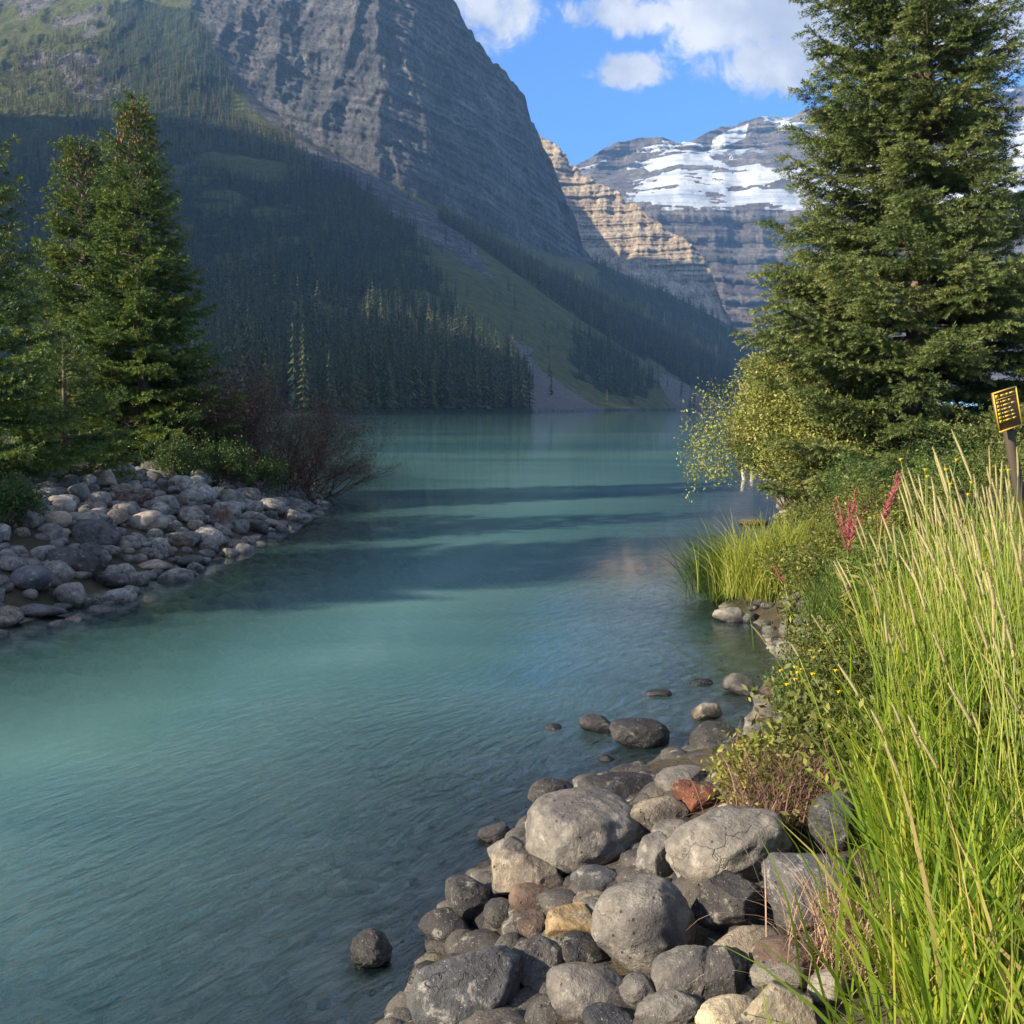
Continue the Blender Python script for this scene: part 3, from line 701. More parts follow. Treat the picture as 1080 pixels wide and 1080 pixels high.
# ------------------------------------------------------------------ near spruces
def needles(P0, P1, tint, length=0.075, width=0.02, step=0.045, per=3, seed=0, droop=0.0):
    """needle sprays along twig segments -> V, F3, tint"""
    r = np.random.default_rng(seed)
    L = np.linalg.norm(P1 - P0, axis=1); cnt = np.maximum(2, (L / step).astype(int)) * per
    i = np.repeat(np.arange(len(P0)), cnt); n = len(i)
    f = r.random(n) ** 0.85
    base = P0[i] + (P1 - P0)[i] * f[:, None]
    D = (P1 - P0)[i] / (L[i, None] + 1e-9)
    S_ = r.normal(0, 1, (n, 3)); S_ -= D * (S_ * D).sum(1, keepdims=True); S_ /= np.linalg.norm(S_, axis=1, keepdims=True) + 1e-9
    dirn = D * 0.75 + S_ * 0.75 + np.array([0, 0, 0.12 - droop]); dirn /= np.linalg.norm(dirn, axis=1, keepdims=True)
    W = np.cross(dirn, r.normal(0, 1, (n, 3))); W /= np.linalg.norm(W, axis=1, keepdims=True) + 1e-9
    l = length * r.uniform(0.7, 1.3, n)[:, None]; wd = width * r.uniform(0.7, 1.3, n)[:, None]
    V = np.stack([base - W * wd * 0.5, base + dirn * l * 0.5 + W * wd * 0.55, base + dirn * l, base + dirn * l * 0.5 - W * wd * 0.55], 1)
    V = np.stack([base, base + dirn * l * 0.55 + W * wd, base + dirn * l, base + dirn * l * 0.55 - W * wd], 1).reshape(-1, 3)
    F = (np.arange(n)[:, None] * 4 + np.array([[0, 1, 2, 3]]))
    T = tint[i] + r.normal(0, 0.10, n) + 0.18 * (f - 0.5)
    return V, F, np.clip(T, 0, 1)

def spruce_parts(height, radius, seed, z_low=0.4, whorl=0.27, per_whorl=7, nl=0.075, nw=0.02, nstep=0.045, per=3,
                 taper=0.8, needle=None, cones=0, top_thick=0.0, dead=0, droop=0.25, keep=None, asym=1.0):
    r = np.random.default_rng(seed)
    wood = MB(); S0 = []; S1 = []; ST = []
    lean = r.normal(0, 0.01, 2)
    def axis_pt(z): return np.array([lean[0] * z + 0.05 * math.sin(z * 0.7 + seed), lean[1] * z + 0.05 * math.cos(z * 0.6 + seed), z])
    zz = np.linspace(-0.3, height, 24); br = 0.012 * height + 0.04
    pts = np.array([axis_pt(z) for z in zz]); rad = br * (1 - np.clip(zz, 0, None) / height) ** 0.9 + 0.008
    Vt, Ft, Tt = polytube(pts, rad, 9); wood.add(Vt, Ft, Tt)
    z = z_low; b0 = []; b1 = []; q0 = []; q1 = []
    while z < height - 0.15:
        frac = z / height
        prof = radius * ((1 - frac) ** taper) * (0.72 + 0.28 * min(1, frac / 0.12)) + 0.12 + top_thick * math.exp(-((1 - frac) / 0.12) ** 2) * (1 - frac) * 4
        nb = max(4, int(per_whorl * (0.55 + 0.45 * (1 - frac)) + r.random()))
        off = r.random() * 6.28
        for j in range(nb):
            az = off + 2 * PI * j / nb + r.normal(0, 0.25)
            if keep is not None and not keep(az, z): continue
            L = prof * r.choice([0.62, 0.8, 0.95, 1.0, 1.12], p=[.12, .22, .3, .22, .14]) * r.uniform(0.9, 1.08)
            if asym < 1 and frac > 0.25: L *= 1 - (1 - asym) * max(0, math.cos(az)) * min(1, (frac - 0.25) / 0.12)
            zb = z + r.normal(0, whorl * 0.45)
            up0 = 0.55 * frac ** 1.2 + 0.06 - droop * (1 - frac); n = 7
            tt = np.linspace(0, 1, n)
            dirh = np.array([math.cos(az), math.sin(az)]); side = np.array([-dirh[1], dirh[0], 0])
            bend = r.normal(0, 0.10)
            P = np.zeros((n, 3)); c = axis_pt(min(zb, height))
            P[:, 0] = c[0] + dirh[0] * L * tt + side[0] * bend * L * tt ** 2
            P[:, 1] = c[1] + dirh[1] * L * tt + side[1] * bend * L * tt ** 2
            P[:, 2] = c[2] + L * (up0 * tt - 0.30 * (1 - frac) * tt ** 1.5 + 0.30 * (1 - frac * 0.5) * tt ** 3)
            rr_ = 0.010 * L + 0.004
            b0.append(P[:-1]); b1.append(P[1:]); q0.append(rr_ * (1 - tt[:-1]) + 0.003); q1.append(rr_ * (1 - tt[1:]) + 0.003)
            bt = r.normal(0.42, 0.10)
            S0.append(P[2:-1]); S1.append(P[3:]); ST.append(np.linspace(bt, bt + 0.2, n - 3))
            ntw = max(3, int(L / 0.13))
            for k in range(ntw):
                f = 0.20 + 0.78 * (k + r.random()) / ntw
                p = np.array([np.interp(f, tt, P[:, i]) for i in range(3)])
                for sgn in (-1, 1):
                    if r.random() < 0.08: continue
                    tl = L * (0.36 * (1 - f) + 0.10) * r.uniform(0.7, 1.25) * (0.6 if f < 0.3 else 1) + 0.05
                    dv = np.array([dirh[0], dirh[1], 0]) * r.uniform(0.55, 0.95) + side * sgn * r.uniform(0.6, 1.0) + np.array([0, 0, r.normal(-0.10, 0.14)])
                    dv /= np.linalg.norm(dv)
                    m = p + dv * tl * 0.55; e = m + (dv + np.array([0, 0, r.uniform(-0.30, 0.18)])) * tl * 0.45
                    t0 = bt + 0.10 * f
                    S0 += [p[None], m[None]]; S1 += [m[None], e[None]]; ST += [np.array([t0]), np.array([t0 + 0.2])]
                    if tl > 0.28:
                        for s2 in (-1, 1):
                            pp = p + (m - p) * r.uniform(0.5, 1.0)
                            d2 = dv + np.cross(dv, [0, 0, 1]) * s2 * r.uniform(0.6, 1.0) + np.array([0, 0, r.normal(-0.12, 0.12)])
                            d2 /= np.linalg.norm(d2)
                            S0.append(pp[None]); S1.append((pp + d2 * tl * r.uniform(0.35, 0.55))[None]); ST.append(np.array([t0 + 0.15]))
        z += whorl * r.uniform(0.75, 1.25) * (0.75 + 0.5 * (1 - frac))
    # leader
    S0.append(axis_pt(height - 0.45)[None]); S1.append((axis_pt(height) + [0, 0, 0.05])[None]); ST.append(np.array([0.7]))
    Vb, Fb = tubes(np.concatenate(b0), np.concatenate(b1), np.concatenate(q0), np.concatenate(q1), 4)
    wood.add(Vb, Fb)
    # dead lower limbs
    d0 = []; d1 = []
    for k in range(dead):
        az = r.random() * 6.28; zb = r.uniform(0.3, z_low + 1.2); L = r.uniform(0.5, 1.5)
        p = axis_pt(zb); pr = p
        for s in range(5):
            q = pr + np.array([math.cos(az + r.normal(0, .3)), math.sin(az + r.normal(0, .3)), r.uniform(-0.7, 0.15)]) * L / 5
            d0.append(pr); d1.append(q)
            for u in range(2):
                d0.append(q); d1.append(q + r.normal(0, 0.16, 3))
            pr = q
    if d0:
        Vb, Fb = tubes(np.array(d0), np.array(d1), 0.008, 0.004, 3); wood.add(Vb, Fb)
    S0 = np.concatenate(S0); S1 = np.concatenate(S1); ST = np.concatenate(ST)
    Vn, Fn, Tn = needles(S0, S1, ST, nl, nw, nstep, per, seed + 1)
    VV = [Vn]; FF = Fn; TT = Tn; MI = np.zeros(len(Fn), int)
    for k in range(cones):
        h = height - abs(r.normal(0, 0.09 * height)) - 0.2
        rd = radius * ((1 - h / height) ** taper) * 0.85 + 0.12; az = r.random() * 6.28
        c = axis_pt(h) + np.array([math.cos(az) * rd * r.uniform(0.5, 1.1), math.sin(az) * rd * r.uniform(0.5, 1.1), r.normal(0, 0.1)])
        zs = np.linspace(0, -r.uniform(0.07, 0.11), 5)
        Vc, Fc, _ = polytube(np.array([c + [0, 0, q] for q in zs]), [0.006, 0.02, 0.023, 0.017, 0.005], 5, False)
        FF = np.concatenate([FF, Fc + sum(len(q) for q in VV)]); VV.append(Vc)
        TT = np.concatenate([TT, np.full(len(Fc), r.random())]); MI = np.concatenate([MI, np.ones(len(Fc), int)])
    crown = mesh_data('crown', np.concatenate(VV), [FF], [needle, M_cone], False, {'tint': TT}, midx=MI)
    return wood.data('trunk', M_bark, True), crown

def make_tree(name, label, cat, loc, parts, rotz=0, group=None, scale=1.0):
    t = empty(name, loc, (0, 0, rotz)); tag(t, label, cat, group)
    t.scale = (scale,) * 3
    link('trunk', parts[0], t); link('crown', parts[1], t)
    return t

def gz(x, y): return float(ground_h(x, y)[0])

# tall spruce on the near bank
bx, by = (962 - 540) / 1080 * 18.0, 18.0
pR = spruce_parts(14.2, 3.05, 5, z_low=0.10, whorl=0.185, per_whorl=8, nl=0.058, nw=0.0062, nstep=0.025, per=5, taper=0.72, needle=M_needle, droop=0.06, dead=6, asym=0.62)
make_tree('spruce_tree', 'tall broad spruce on the grassy near bank, taller than the frame', 'tree', (bx, by, gz(bx, by)), pR)
pR2 = spruce_parts(11.5, 2.6, 6, z_low=0.3, whorl=0.34, per_whorl=7, nl=0.085, nw=0.011, nstep=0.05, per=4, taper=0.75, needle=M_needle, droop=0.15)
make_tree('spruce_tree', 'second spruce half hidden behind the tall broad spruce on the near bank', 'tree', (13.4, 21.0, gz(13.4, 21.0)), pR2, scale=0.8)

# spruces across the channel
lx, ly = (158 - 540) / 1080 * 23.0, 23.0
pL = spruce_parts(8.0, 1.92, 15, z_low=0.40, whorl=0.165, per_whorl=10, nl=0.056, nw=0.0070, nstep=0.027, per=5, taper=0.74, needle=M_needle_l, cones=150, dead=22, droop=0.18, top_thick=0.25)
make_tree('spruce_tree', 'pointed spruce behind the heap of grey stones, brown cones at its tip', 'tree', (lx, ly, gz(lx, ly)), pL)
pL2 = spruce_parts(7.2, 1.6, 16, z_low=0.25, whorl=0.18, per_whorl=10, nl=0.056, nw=0.0075, nstep=0.030, per=5, taper=0.55, needle=M_needle_l, cones=110, droop=0.15, top_thick=0.35)
x2, y2 = (97 - 540) / 1080 * 24.2, 24.2
make_tree('spruce_tree', 'shorter blunt-topped spruce close behind the pointed spruce with cones', 'tree', (x2, y2, gz(x2, y2)), pL2)
x3, y3 = (-32 - 540) / 1080 * 16.5, 16.5
pL3 = spruce_parts(5.8, 1.85, 17, z_low=0.3, whorl=0.23, per_whorl=8, nl=0.065, nw=0.0075, nstep=0.030, per=4, taper=0.6, needle=M_needle_l, droop=0.15)
make_tree('spruce_tree', 'spruce cut off by the picture edge beside the heap of grey stones', 'tree', (x3, y3, gz(x3, y3)), pL3)
pL4 = spruce_parts(2.6, 1.35, 18, z_low=0.15, whorl=0.17, per_whorl=8, nl=0.060, nw=0.007, nstep=0.028, per=4, taper=0.7, needle=M_needle_l, droop=0.10)
x4, y4 = (70 - 540) / 1080 * 18.5, 18.5
make_tree('young_spruce', 'young bright green spruce spreading low over the top of the stone heap', 'tree', (x4, y4, gz(x4, y4)), pL4)
# the rest of that stand, out of the frame; it shades the stones and the channel
for k, (tx, ty, hh) in enumerate([(-17.0, 9.0, 10.0), (-19.5, 6.0, 11.0)]):
    src = (pL, 8.1) if k % 2 else (pL2, 7.2)
    make_tree('spruce_tree', 'spruce in the stand beyond the picture edge on the far side of the channel', 'tree', (tx, ty, gz(tx, ty)), src[0], rng.random() * 6, 'spruces of the stand beyond the picture edge', hh / src[1])

# ------------------------------------------------------------------ leafy bushes
def leaf_cloud(C, size, n, tint, seed, updir=0.3, aspect=0.45):
    """n leaves around each centre -> V, F4, tint"""
    r = np.random.default_rng(seed); m = len(C) * n
    i = np.repeat(np.arange(len(C)), n)
    pos = C[i, :3] + r.normal(0, 1, (m, 3)) * C[i, 3:4]
    D = r.normal(0, 1, (m, 3)); D[:, 2] += updir; D /= np.linalg.norm(D, axis=1, keepdims=True)
    W = np.cross(D, r.normal(0, 1, (m, 3))); W /= np.linalg.norm(W, axis=1, keepdims=True)
    l = size * r.uniform(0.6, 1.3, m)[:, None]
    V = np.stack([pos, pos + D * l * 0.5 + W * l * aspect * 0.5, pos + D * l, pos + D * l * 0.5 - W * l * aspect * 0.5], 1).reshape(-1, 3)
    return V, np.arange(m * 4).reshape(-1, 4), np.clip(tint[i] + r.normal(0, 0.14, m), 0, 1)

def branching(r, base, n_stems, length, spread, levels, kids, up=0.5, wig=0.25):
    """returns segs (p0,p1,r0,r1) and tips"""
    segs = []; tips = []
    def grow(p, d, L, rad, lev):
        n = 4
        for s in range(n):
            d = d + r.normal(0, wig, 3) * 0.5 + np.array([0, 0, 0.05]); d /= np.linalg.norm(d)
            q = p + d * L / n; segs.append((p, q, rad, rad * 0.85)); rad *= 0.85
            if lev > 0 and s >= 1:
                for k in range(kids):
                    dd = d + r.normal(0, 0.55, 3); dd /= np.linalg.norm(dd)
                    grow(q, dd, L * r.uniform(0.4, 0.65), rad * 0.6, lev - 1)
            p = q
        tips.append(p)
    for k in range(n_stems):
        a = r.random() * 6.28; b = base + np.array([math.cos(a), math.sin(a), 0]) * spread * 0.25 * r.random()
        d = np.array([math.cos(a) * r.random() * 1.2, math.sin(a) * r.random() * 1.2, up + r.random() * 0.5]); d /= np.linalg.norm(d)
        grow(b, d, length * r.uniform(0.7, 1.1), 0.012 + 0.008 * length / 2, levels)
    return segs, np.array(tips)

def bush(name, label, cat, loc, n_stems, length, spread, levels, kids, leaf_m, leaf_size, leaf_n, leaf_sig, seed, up=0.5, wood_m=None, tint=(0.5, 0.2), rad=1.0, group=None, squash=(1, 1, 1)):
    r = np.random.default_rng(seed)
    segs, tips = branching(r, np.zeros(3), n_stems, length, spread, levels, kids, up)
    sq = np.array(squash)
    P0 = np.array([s[0] for s in segs]) * sq; P1 = np.array([s[1] for s in segs]) * sq
    V, F = tubes(P0, P1, np.array([s[2] for s in segs]) * rad, np.array([s[3] for s in segs]) * rad, 3)
    t = empty(name, loc); tag(t, label, cat, group)
    mb = MB().add(V, F, None, 0.5); link('branches', mb.data('branches', wood_m or M_twig), t)
    if leaf_n:
        tips = tips * sq
        C = np.concatenate([tips, np.full((len(tips), 1), leaf_sig)], 1)
        V, F, T = leaf_cloud(C, leaf_size, leaf_n, np.clip(r.normal(tint[0], tint[1], len(tips)), 0, 1), seed)
        link('foliage', mesh_data('foliage', V, [F], leaf_m, False, {'tint': T}), t)
    return t

wx_, wy_ = (850 - 540) / 1080 * 19.5, 19.5
bush('willow_bush', 'yellow-green willow bush leaning out over the water beside the tall spruce', 'bush', (wx_, wy_, gz(wx_, wy_)), 34, 1.6, 2.4, 3, 2, M_willow, 0.06, 11, 0.11, 31, up=0.8, tint=(0.55, 0.2), squash=(0.95, 0.9, 1.1))
# bare reddish bush across the channel
b1x, b1y = (290 - 540) / 1080 * 25.0, 25.0
bush('bare_bush', 'dense leafless red-brown bush hanging over the water beyond the stones', 'bush', (b1x, b1y, gz(b1x, b1y)), 52, 1.6, 3.6, 3, 2, M_redleaf, 0.045, 2, 0.06, 41, up=0.42, tint=(0.45, 0.3), rad=0.85, squash=(1.1, 0.9, 0.95))
b2x, b2y = (222 - 540) / 1080 * 24.0, 24.0
bush('bare_bush', 'taller tangle of brown twigs between the pointed spruce and the leafless bush', 'bush', (b2x, b2y, gz(b2x, b2y)), 40, 1.6, 2.4, 3, 2, M_redleaf, 0.045, 2, 0.06, 42, up=0.7, tint=(0.5, 0.3), rad=0.85)
b3x, b3y = (330 - 540) / 1080 * 26.5, 26.5
bush('bare_bush', 'low bare bush at the outer tip of the stony point', 'bush', (b3x, b3y, max(0, gz(b3x, b3y))), 34, 1.25, 2.2, 3, 2, M_redleaf, 0.035, 1, 0.05, 43, up=0.35, tint=(0.3, 0.2), rad=0.85, squash=(1.1, 1, 0.85))
for (px, Yd, sc, sd, lb) in [(235, 21.6, 0.62, 51, 'dark green leafy shrub between the stones and the leafless bush'), (180, 21.0, 0.5, 52, 'low green shrub at the foot of the pointed spruce'),
                             (268, 22.4, 0.5, 53, 'small olive shrub under the leafless bush above the waterline stones'), (6, 13.6, 0.40, 54, 'small green shrub growing out of the stones at the picture edge')]:
    x, y = (px - 540) / 1080 * Yd, Yd
    bush('leafy_shrub', lb, 'bush', (x, y, gz(x, y)), 12, sc * 1.1, sc, 2, 2, M_shrubd, 0.05, 10, 0.06, sd, up=0.6)

# ------------------------------------------------------------------ rocks
_ico = {}
def ico(sub):
    if sub not in _ico:
        bm = bmesh.new(); bmesh.ops.create_icosphere(bm, subdivisions=sub, radius=1.0)
        _ico[sub] = (np.array([v.co[:] for v in bm.verts]), np.array([[v.index for v in f.verts] for f in bm.faces])); bm.free()
    return _ico[sub]

def rock_mesh(radii, seed, sub=4, angular=0.3, facets=5, lump=0.16, rot=None):
    r = np.random.default_rng(seed)
    V, F = ico(sub); n = V.copy()
    d = 1 + lump * fbm(n * 1.25 + seed * 7.1, 3, seed) + lump * 0.35 * fbm(n * 3.5 + seed, 3, seed + 5)
    V = n * d[:, None]
    for k in range(facets + 3):
        pn = r.normal(0, 1, 3); pn /= np.linalg.norm(pn); c = r.uniform(0.48, 0.82)
        over = np.maximum((V @ pn) - c, 0); V = V - pn * (over * min(1.0, angular * r.uniform(0.9, 2.6)))[:, None]
    V = V + n * (0.020 * fbm(n * 9 + seed, 3, seed + 9) + 0.030 * ridged(n * 2.6 + seed * 1.3, 3, seed + 12))[:, None]
    V = V / np.abs(V).max(0) 
    V = V * np.asarray(radii)
    if rot is not None:
        V = V @ np.array(Matrix.Rotation(rot, 3, 'Y')).T
    return mesh_data('rock', V, [F], M_rock, True)

GREY = (0.17, 0.163, 0.155); DARK = (0.048, 0.047, 0.05); TAN = (0.26, 0.225, 0.18); CREAM = (0.46, 0.40, 0.29); RED = (0.24, 0.085, 0.045)
BLUE = (0.085, 0.09, 0.102); BROWN = (0.145, 0.10, 0.08); LGREY = (0.235, 0.225, 0.208); GOLD = (0.40, 0.29, 0.15)

def place_rock(px, py, w, h, color, label, seed, ang=0.35, facets=5, tilt=0.0, lift=0.0, sub=5, name='boulder', group=None, depth=None):
    P = hit_ground(px, py + 0.32 * h)
    Yd = P[1] * (1.0 if depth is None else depth)
    C = pix(px, py, Yd)
    k = Yd / 1080.0
    rx = w / 2 * k * 1.06; rz = h / 2 * k * 1.04; ry = min(0.5 * (rx + rz), rx * 1.1)
    me = rock_mesh((rx, ry, rz), seed, sub, ang, facets, rot=R(tilt))
    o = link(name, me, None, tuple(C + np.array([0, 0, lift])))
    o.color = (*color, 1)
    tag(o, label, 'rock', group)
    return o

RK = [
 (615, 879, 136, 84, LGREY, 'large pale speckled boulder, widest one at the water edge of the near rock pile', 0.25, 4, -4),
 (682, 977, 116, 104, GREY, 'big smooth round grey boulder in the middle of the near rock pile', 0.2, 3, 8),
 (764, 893, 132, 86, LGREY, 'broad smooth tan-grey boulder below the yellow-green plants', 0.15, 3, -14),
 (495, 1040, 126, 108, BLUE, 'big dark weathered boulder at the lower water edge of the near pile', 0.35, 5, 8),
 (850, 932, 104, 100, BLUE, 'bluish-grey lumpy boulder against the tall grass', 0.35, 5, -20),
 (884, 868, 62, 66, BLUE, 'upright blue-grey stone leaning into the grass above the lumpy boulder', 0.4, 5, 30),
 (775, 948, 92, 84, DARK, 'dark broken slab leaning below the broad tan-grey boulder', 0.75, 8, 32),
 (655, 829, 98, 34, DARK, 'long dark flat stone behind the large pale speckled boulder', 0.3, 4, 0),
 (583, 837, 52, 30, DARK, 'black wet stone beside the long dark flat stone in the shallows', 0.3, 4, 0),
 (731, 843, 48, 42, RED, 'rust-red rounded rock below the yellow-green plant', 0.3, 4, 12),
 (692, 862, 68, 46, TAN, 'tan mottled stone between the pale speckled boulder and the red rock', 0.35, 5, 10),
 (722, 822, 62, 34, GREY, 'white-flecked grey stone behind the red rock', 0.4, 5, 0),
 (762, 864, 50, 32, CREAM, 'cream stone tucked under the yellow-green plant', 0.25, 4, 0),
 (792, 816, 34, 24, BLUE, 'dark bluish stone beside the yellow-green plant at the waterline', 0.3, 4, 0),
 (710, 878, 46, 26, GREY, 'flat grey stone resting above the cleft rock', 0.3, 4, 0),
 (696, 906, 52, 50, GREY, 'cleft grey stone between the pale boulder and the broad tan-grey one', 0.5, 6, 0),
 (560, 920, 84, 58, TAN, 'square-edged rock with a golden sunlit face at the water edge', 0.8, 8, 0),
 (563, 949, 66, 34, BROWN, 'smooth brownish oblong stone under the square-edged rock', 0.2, 3, 4),
 (497, 953, 66, 54, DARK, 'dark wedge-shaped stone standing in the water', 0.4, 5, 24),
 (473, 980, 64, 38, DARK, 'dark stone with a pale streak, next to the wedge-shaped stone', 0.3, 4, 10),
 (388, 1005, 52, 46, DARK, 'lone round dark stone in the shallow water', 0.25, 4, 0),
 (522, 879, 36, 26, DARK, 'small brown-black stone in the rippling water', 0.4, 5, 10),
 (536, 896, 44, 32, GREY, 'low grey stone awash in front of the small brown-black stone', 0.3, 4, 0),
 (608, 975, 68, 40, GOLD, 'yellow blocky ridged stone', 0.75, 8, 4),
 (562, 975, 34, 30, BROWN, 'small wet brown stone beside the yellow ridged stone', 0.3, 4, 0),
 (632, 929, 60, 32, BLUE, 'flat blue-grey stone under the large pale speckled boulder', 0.4, 5, -6),
 (624, 952, 44, 24, TAN, 'small tan flat stone above the yellow ridged stone', 0.25, 4, 0),
 (564, 1018, 66, 60, GREY, 'rounded grey stone beside the big dark weathered boulder', 0.25, 4, 0),
 (616, 1006, 60, 44, DARK, 'dark angular stone below the yellow ridged stone', 0.6, 7, 16),
 (618, 1046, 106, 58, GREY, 'oblong tan-grey boulder lying aslant at the front of the pile', 0.2, 3, 12),
 (722, 1028, 78, 50, GREY, 'grey sloping stone below the big smooth round boulder', 0.45, 6, -18),
 (675, 1046, 44, 40, GREY, 'dull grey stone wedged beside the grey sloping stone', 0.35, 5, 0),
 (763, 1032, 58, 66, DARK, 'blue-black angular jagged rock', 0.8, 9, 16),
 (706, 1066, 74, 40, LGREY, 'smooth pale-grey stone at the lower picture edge', 0.2, 3, 0),
 (640, 1078, 60, 32, BLUE, 'blue-grey stone cut by the lower picture edge', 0.3, 4, 0),
 (786, 1000, 92, 42, TAN, 'long speckled tan stone under the bluish lumpy boulder', 0.3, 4, -12),
 (828, 1010, 78, 48, BROWN, 'reddish-brown smooth stone beside the tall grass', 0.2, 3, 6),
 (766, 1068, 70, 40, CREAM, 'cream sunlit boulder at the bottom, smaller of the cream pair', 0.4, 5, -12),
 (822, 1064, 84, 60, CREAM, 'cream sunlit boulder at the bottom, larger of the cream pair', 0.55, 6, -8),
 (822, 1030, 66, 34, LGREY, 'grey stone behind the larger cream boulder', 0.35, 5, 0),
 (872, 1040, 40, 40, LGREY, 'pale stone half hidden by the grass beside the cream boulders', 0.3, 4, 0),
 (676, 776, 66, 36, DARK, 'large black stone standing in the calm water', 0.3, 4, 6),
 (630, 766, 40, 24, DARK, 'smaller dark stone touching the large black one in calm water', 0.4, 5, 14),
 (584, 768, 18, 10, DARK, 'tiny dark stone alone in the calm water', 0.3, 4, 0),
 (640, 801, 18, 10, DARK, 'tiny dark stone just off the long dark flat stone', 0.3, 4, 0),
 (742, 751, 38, 22, TAN, 'brown angular stone in calm water behind the rounded black one', 0.7, 7, -8),
 (754, 778, 58, 34, DARK, 'rounded black stone with white spots in calm water', 0.2, 3, 0),
 (779, 724, 34, 26, LGREY, 'white-topped grey stone in calm water', 0.5, 6, 0),
 (740, 720, 24, 9, DARK, 'thin flat dark stone awash near the white-topped stone', 0.2, 3, 0),
 (696, 732, 30, 11, DARK, 'flat dark stone awash furthest from the bank', 0.2, 3, 0),
 (770, 649, 36, 20, LGREY, 'grey stone at the foot of the drooping sedge', 0.4, 5, 0),
 (790, 652, 20, 12, BLUE, 'dark small stone beside the grey stone under the sedge', 0.4, 5, 0),
 (838, 662, 34, 22, LGREY, 'pale stone at the head of the small inlet', 0.3, 4, 0),
 (833, 688, 30, 26, LGREY, 'buff stone at the inlet edge below the pale stone', 0.3, 4, 0),
 (816, 730, 30, 26, BROWN, 'brown stone at the inlet edge under the leafy plants', 0.3, 4, 0),
 (808, 778, 40, 30, BLUE, 'dark blue-grey stone by the bank behind the yellow-green plant', 0.35, 5, 0),
 (812, 755, 42, 20, TAN, 'tan flat stone by the bank above the dark blue-grey one', 0.35, 5, 0),
 (829, 527, 18, 20, GREY, 'grey stone in the dark under the tall spruce at the waterline', 0.3, 4, 0),
 (832, 541, 20, 10, TAN, 'tan low stone under the tall spruce at the waterline', 0.3, 4, 0),
 (794, 551, 30, 8, BROWN, 'flat brown stone awash behind the sedge tuft', 0.2, 3, 0),
 (818, 556, 26, 8, GREY, 'flat grey stone awash behind the sedge tuft', 0.2, 3, 0),
]
for i, (px, py, w, h, c, lb, ang, fc, tl) in enumerate(RK):
    place_rock(px, py, w, h, c, lb, 700 + i, ang, fc, tl, sub=5 if w > 40 else 4)

# stones filling the pile between and below the big boulders: too many to count
def pebble_field(name, label, pts, rmin, rmax, seed, cols, dz=0.0):
    r = np.random.default_rng(seed); vs = []; fs = []; n = 0
    V0, F0 = ico(2)
    for (x, y) in pts:
        s = r.uniform(rmin, rmax); g_ = gz0(x, y)
        if g_ < -0.001: s = min(s, 0.62 * -g_)
        V = V0 * (1 + 0.22 * fbm(V0 * 1.4 + r.random() * 90, 2, 3))[:, None]
        a = r.random() * 6.28; ca, sa = math.cos(a), math.sin(a)
        V = V * [s * r.uniform(0.9, 1.4), s, s * r.uniform(0.5, 0.85)]
        V = np.stack([V[:, 0] * ca - V[:, 1] * sa + x, V[:, 0] * sa + V[:, 1] * ca + y, V[:, 2] + gz0(x, y) + s * 0.15 + dz], 1)
        vs.append(V); fs.append(F0 + n); n += len(V)
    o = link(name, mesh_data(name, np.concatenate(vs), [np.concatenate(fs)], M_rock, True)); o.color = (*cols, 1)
    return tag(o, label, 'stones', kind='stuff')
def gz0(x, y): return float(ground_h(x, y, False)[0])
pts = []
while len(pts) < 620:
    x, y = rng.uniform(-2.4, 4.5), rng.uniform(2.0, 17)
    s = float(sd_right(x, y)[0])
    if (-0.12 < s < 1.1 or (-1.6 < s < -0.9 and rng.random() < 0.4)): pts.append((x, y))
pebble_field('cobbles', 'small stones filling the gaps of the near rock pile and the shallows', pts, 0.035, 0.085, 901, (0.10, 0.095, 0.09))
pts = []
while len(pts) < 900:
    x, y = rng.uniform(-3.2, 4.5), rng.uniform(2.0, 16)
    s = float(sd_right(x, y)[0])
    if -2.6 < s < -0.12: pts.append((x, y))
while len(pts) < 1700:
    y = rng.uniform(9, 24); x = rng.uniform(-8, 0); s = float(sd_left(x, y)[0])
    if -2.6 < s < -0.12: pts.append((x, y))
pebble_field('lakebed_stones', 'pale stones lying under the clear shallow water along both banks', pts, 0.08, 0.22, 907, (0.40, 0.37, 0.32))
pts = []
while len(pts) < 700:
    x, y = rng.uniform(-2.0, 3.2), rng.uniform(2.2, 7.6)
    s = float(sd_right(x, y)[0])
    if -0.05 < s < 1.5: pts.append((x, y))
pebble_field('rubble', 'rubble coloured dark as shade in the gaps between the near boulders', pts, 0.05, 0.11, 905, (0.07, 0.066, 0.064), -0.05)  # stone colour darkened to paint the shade of the gaps

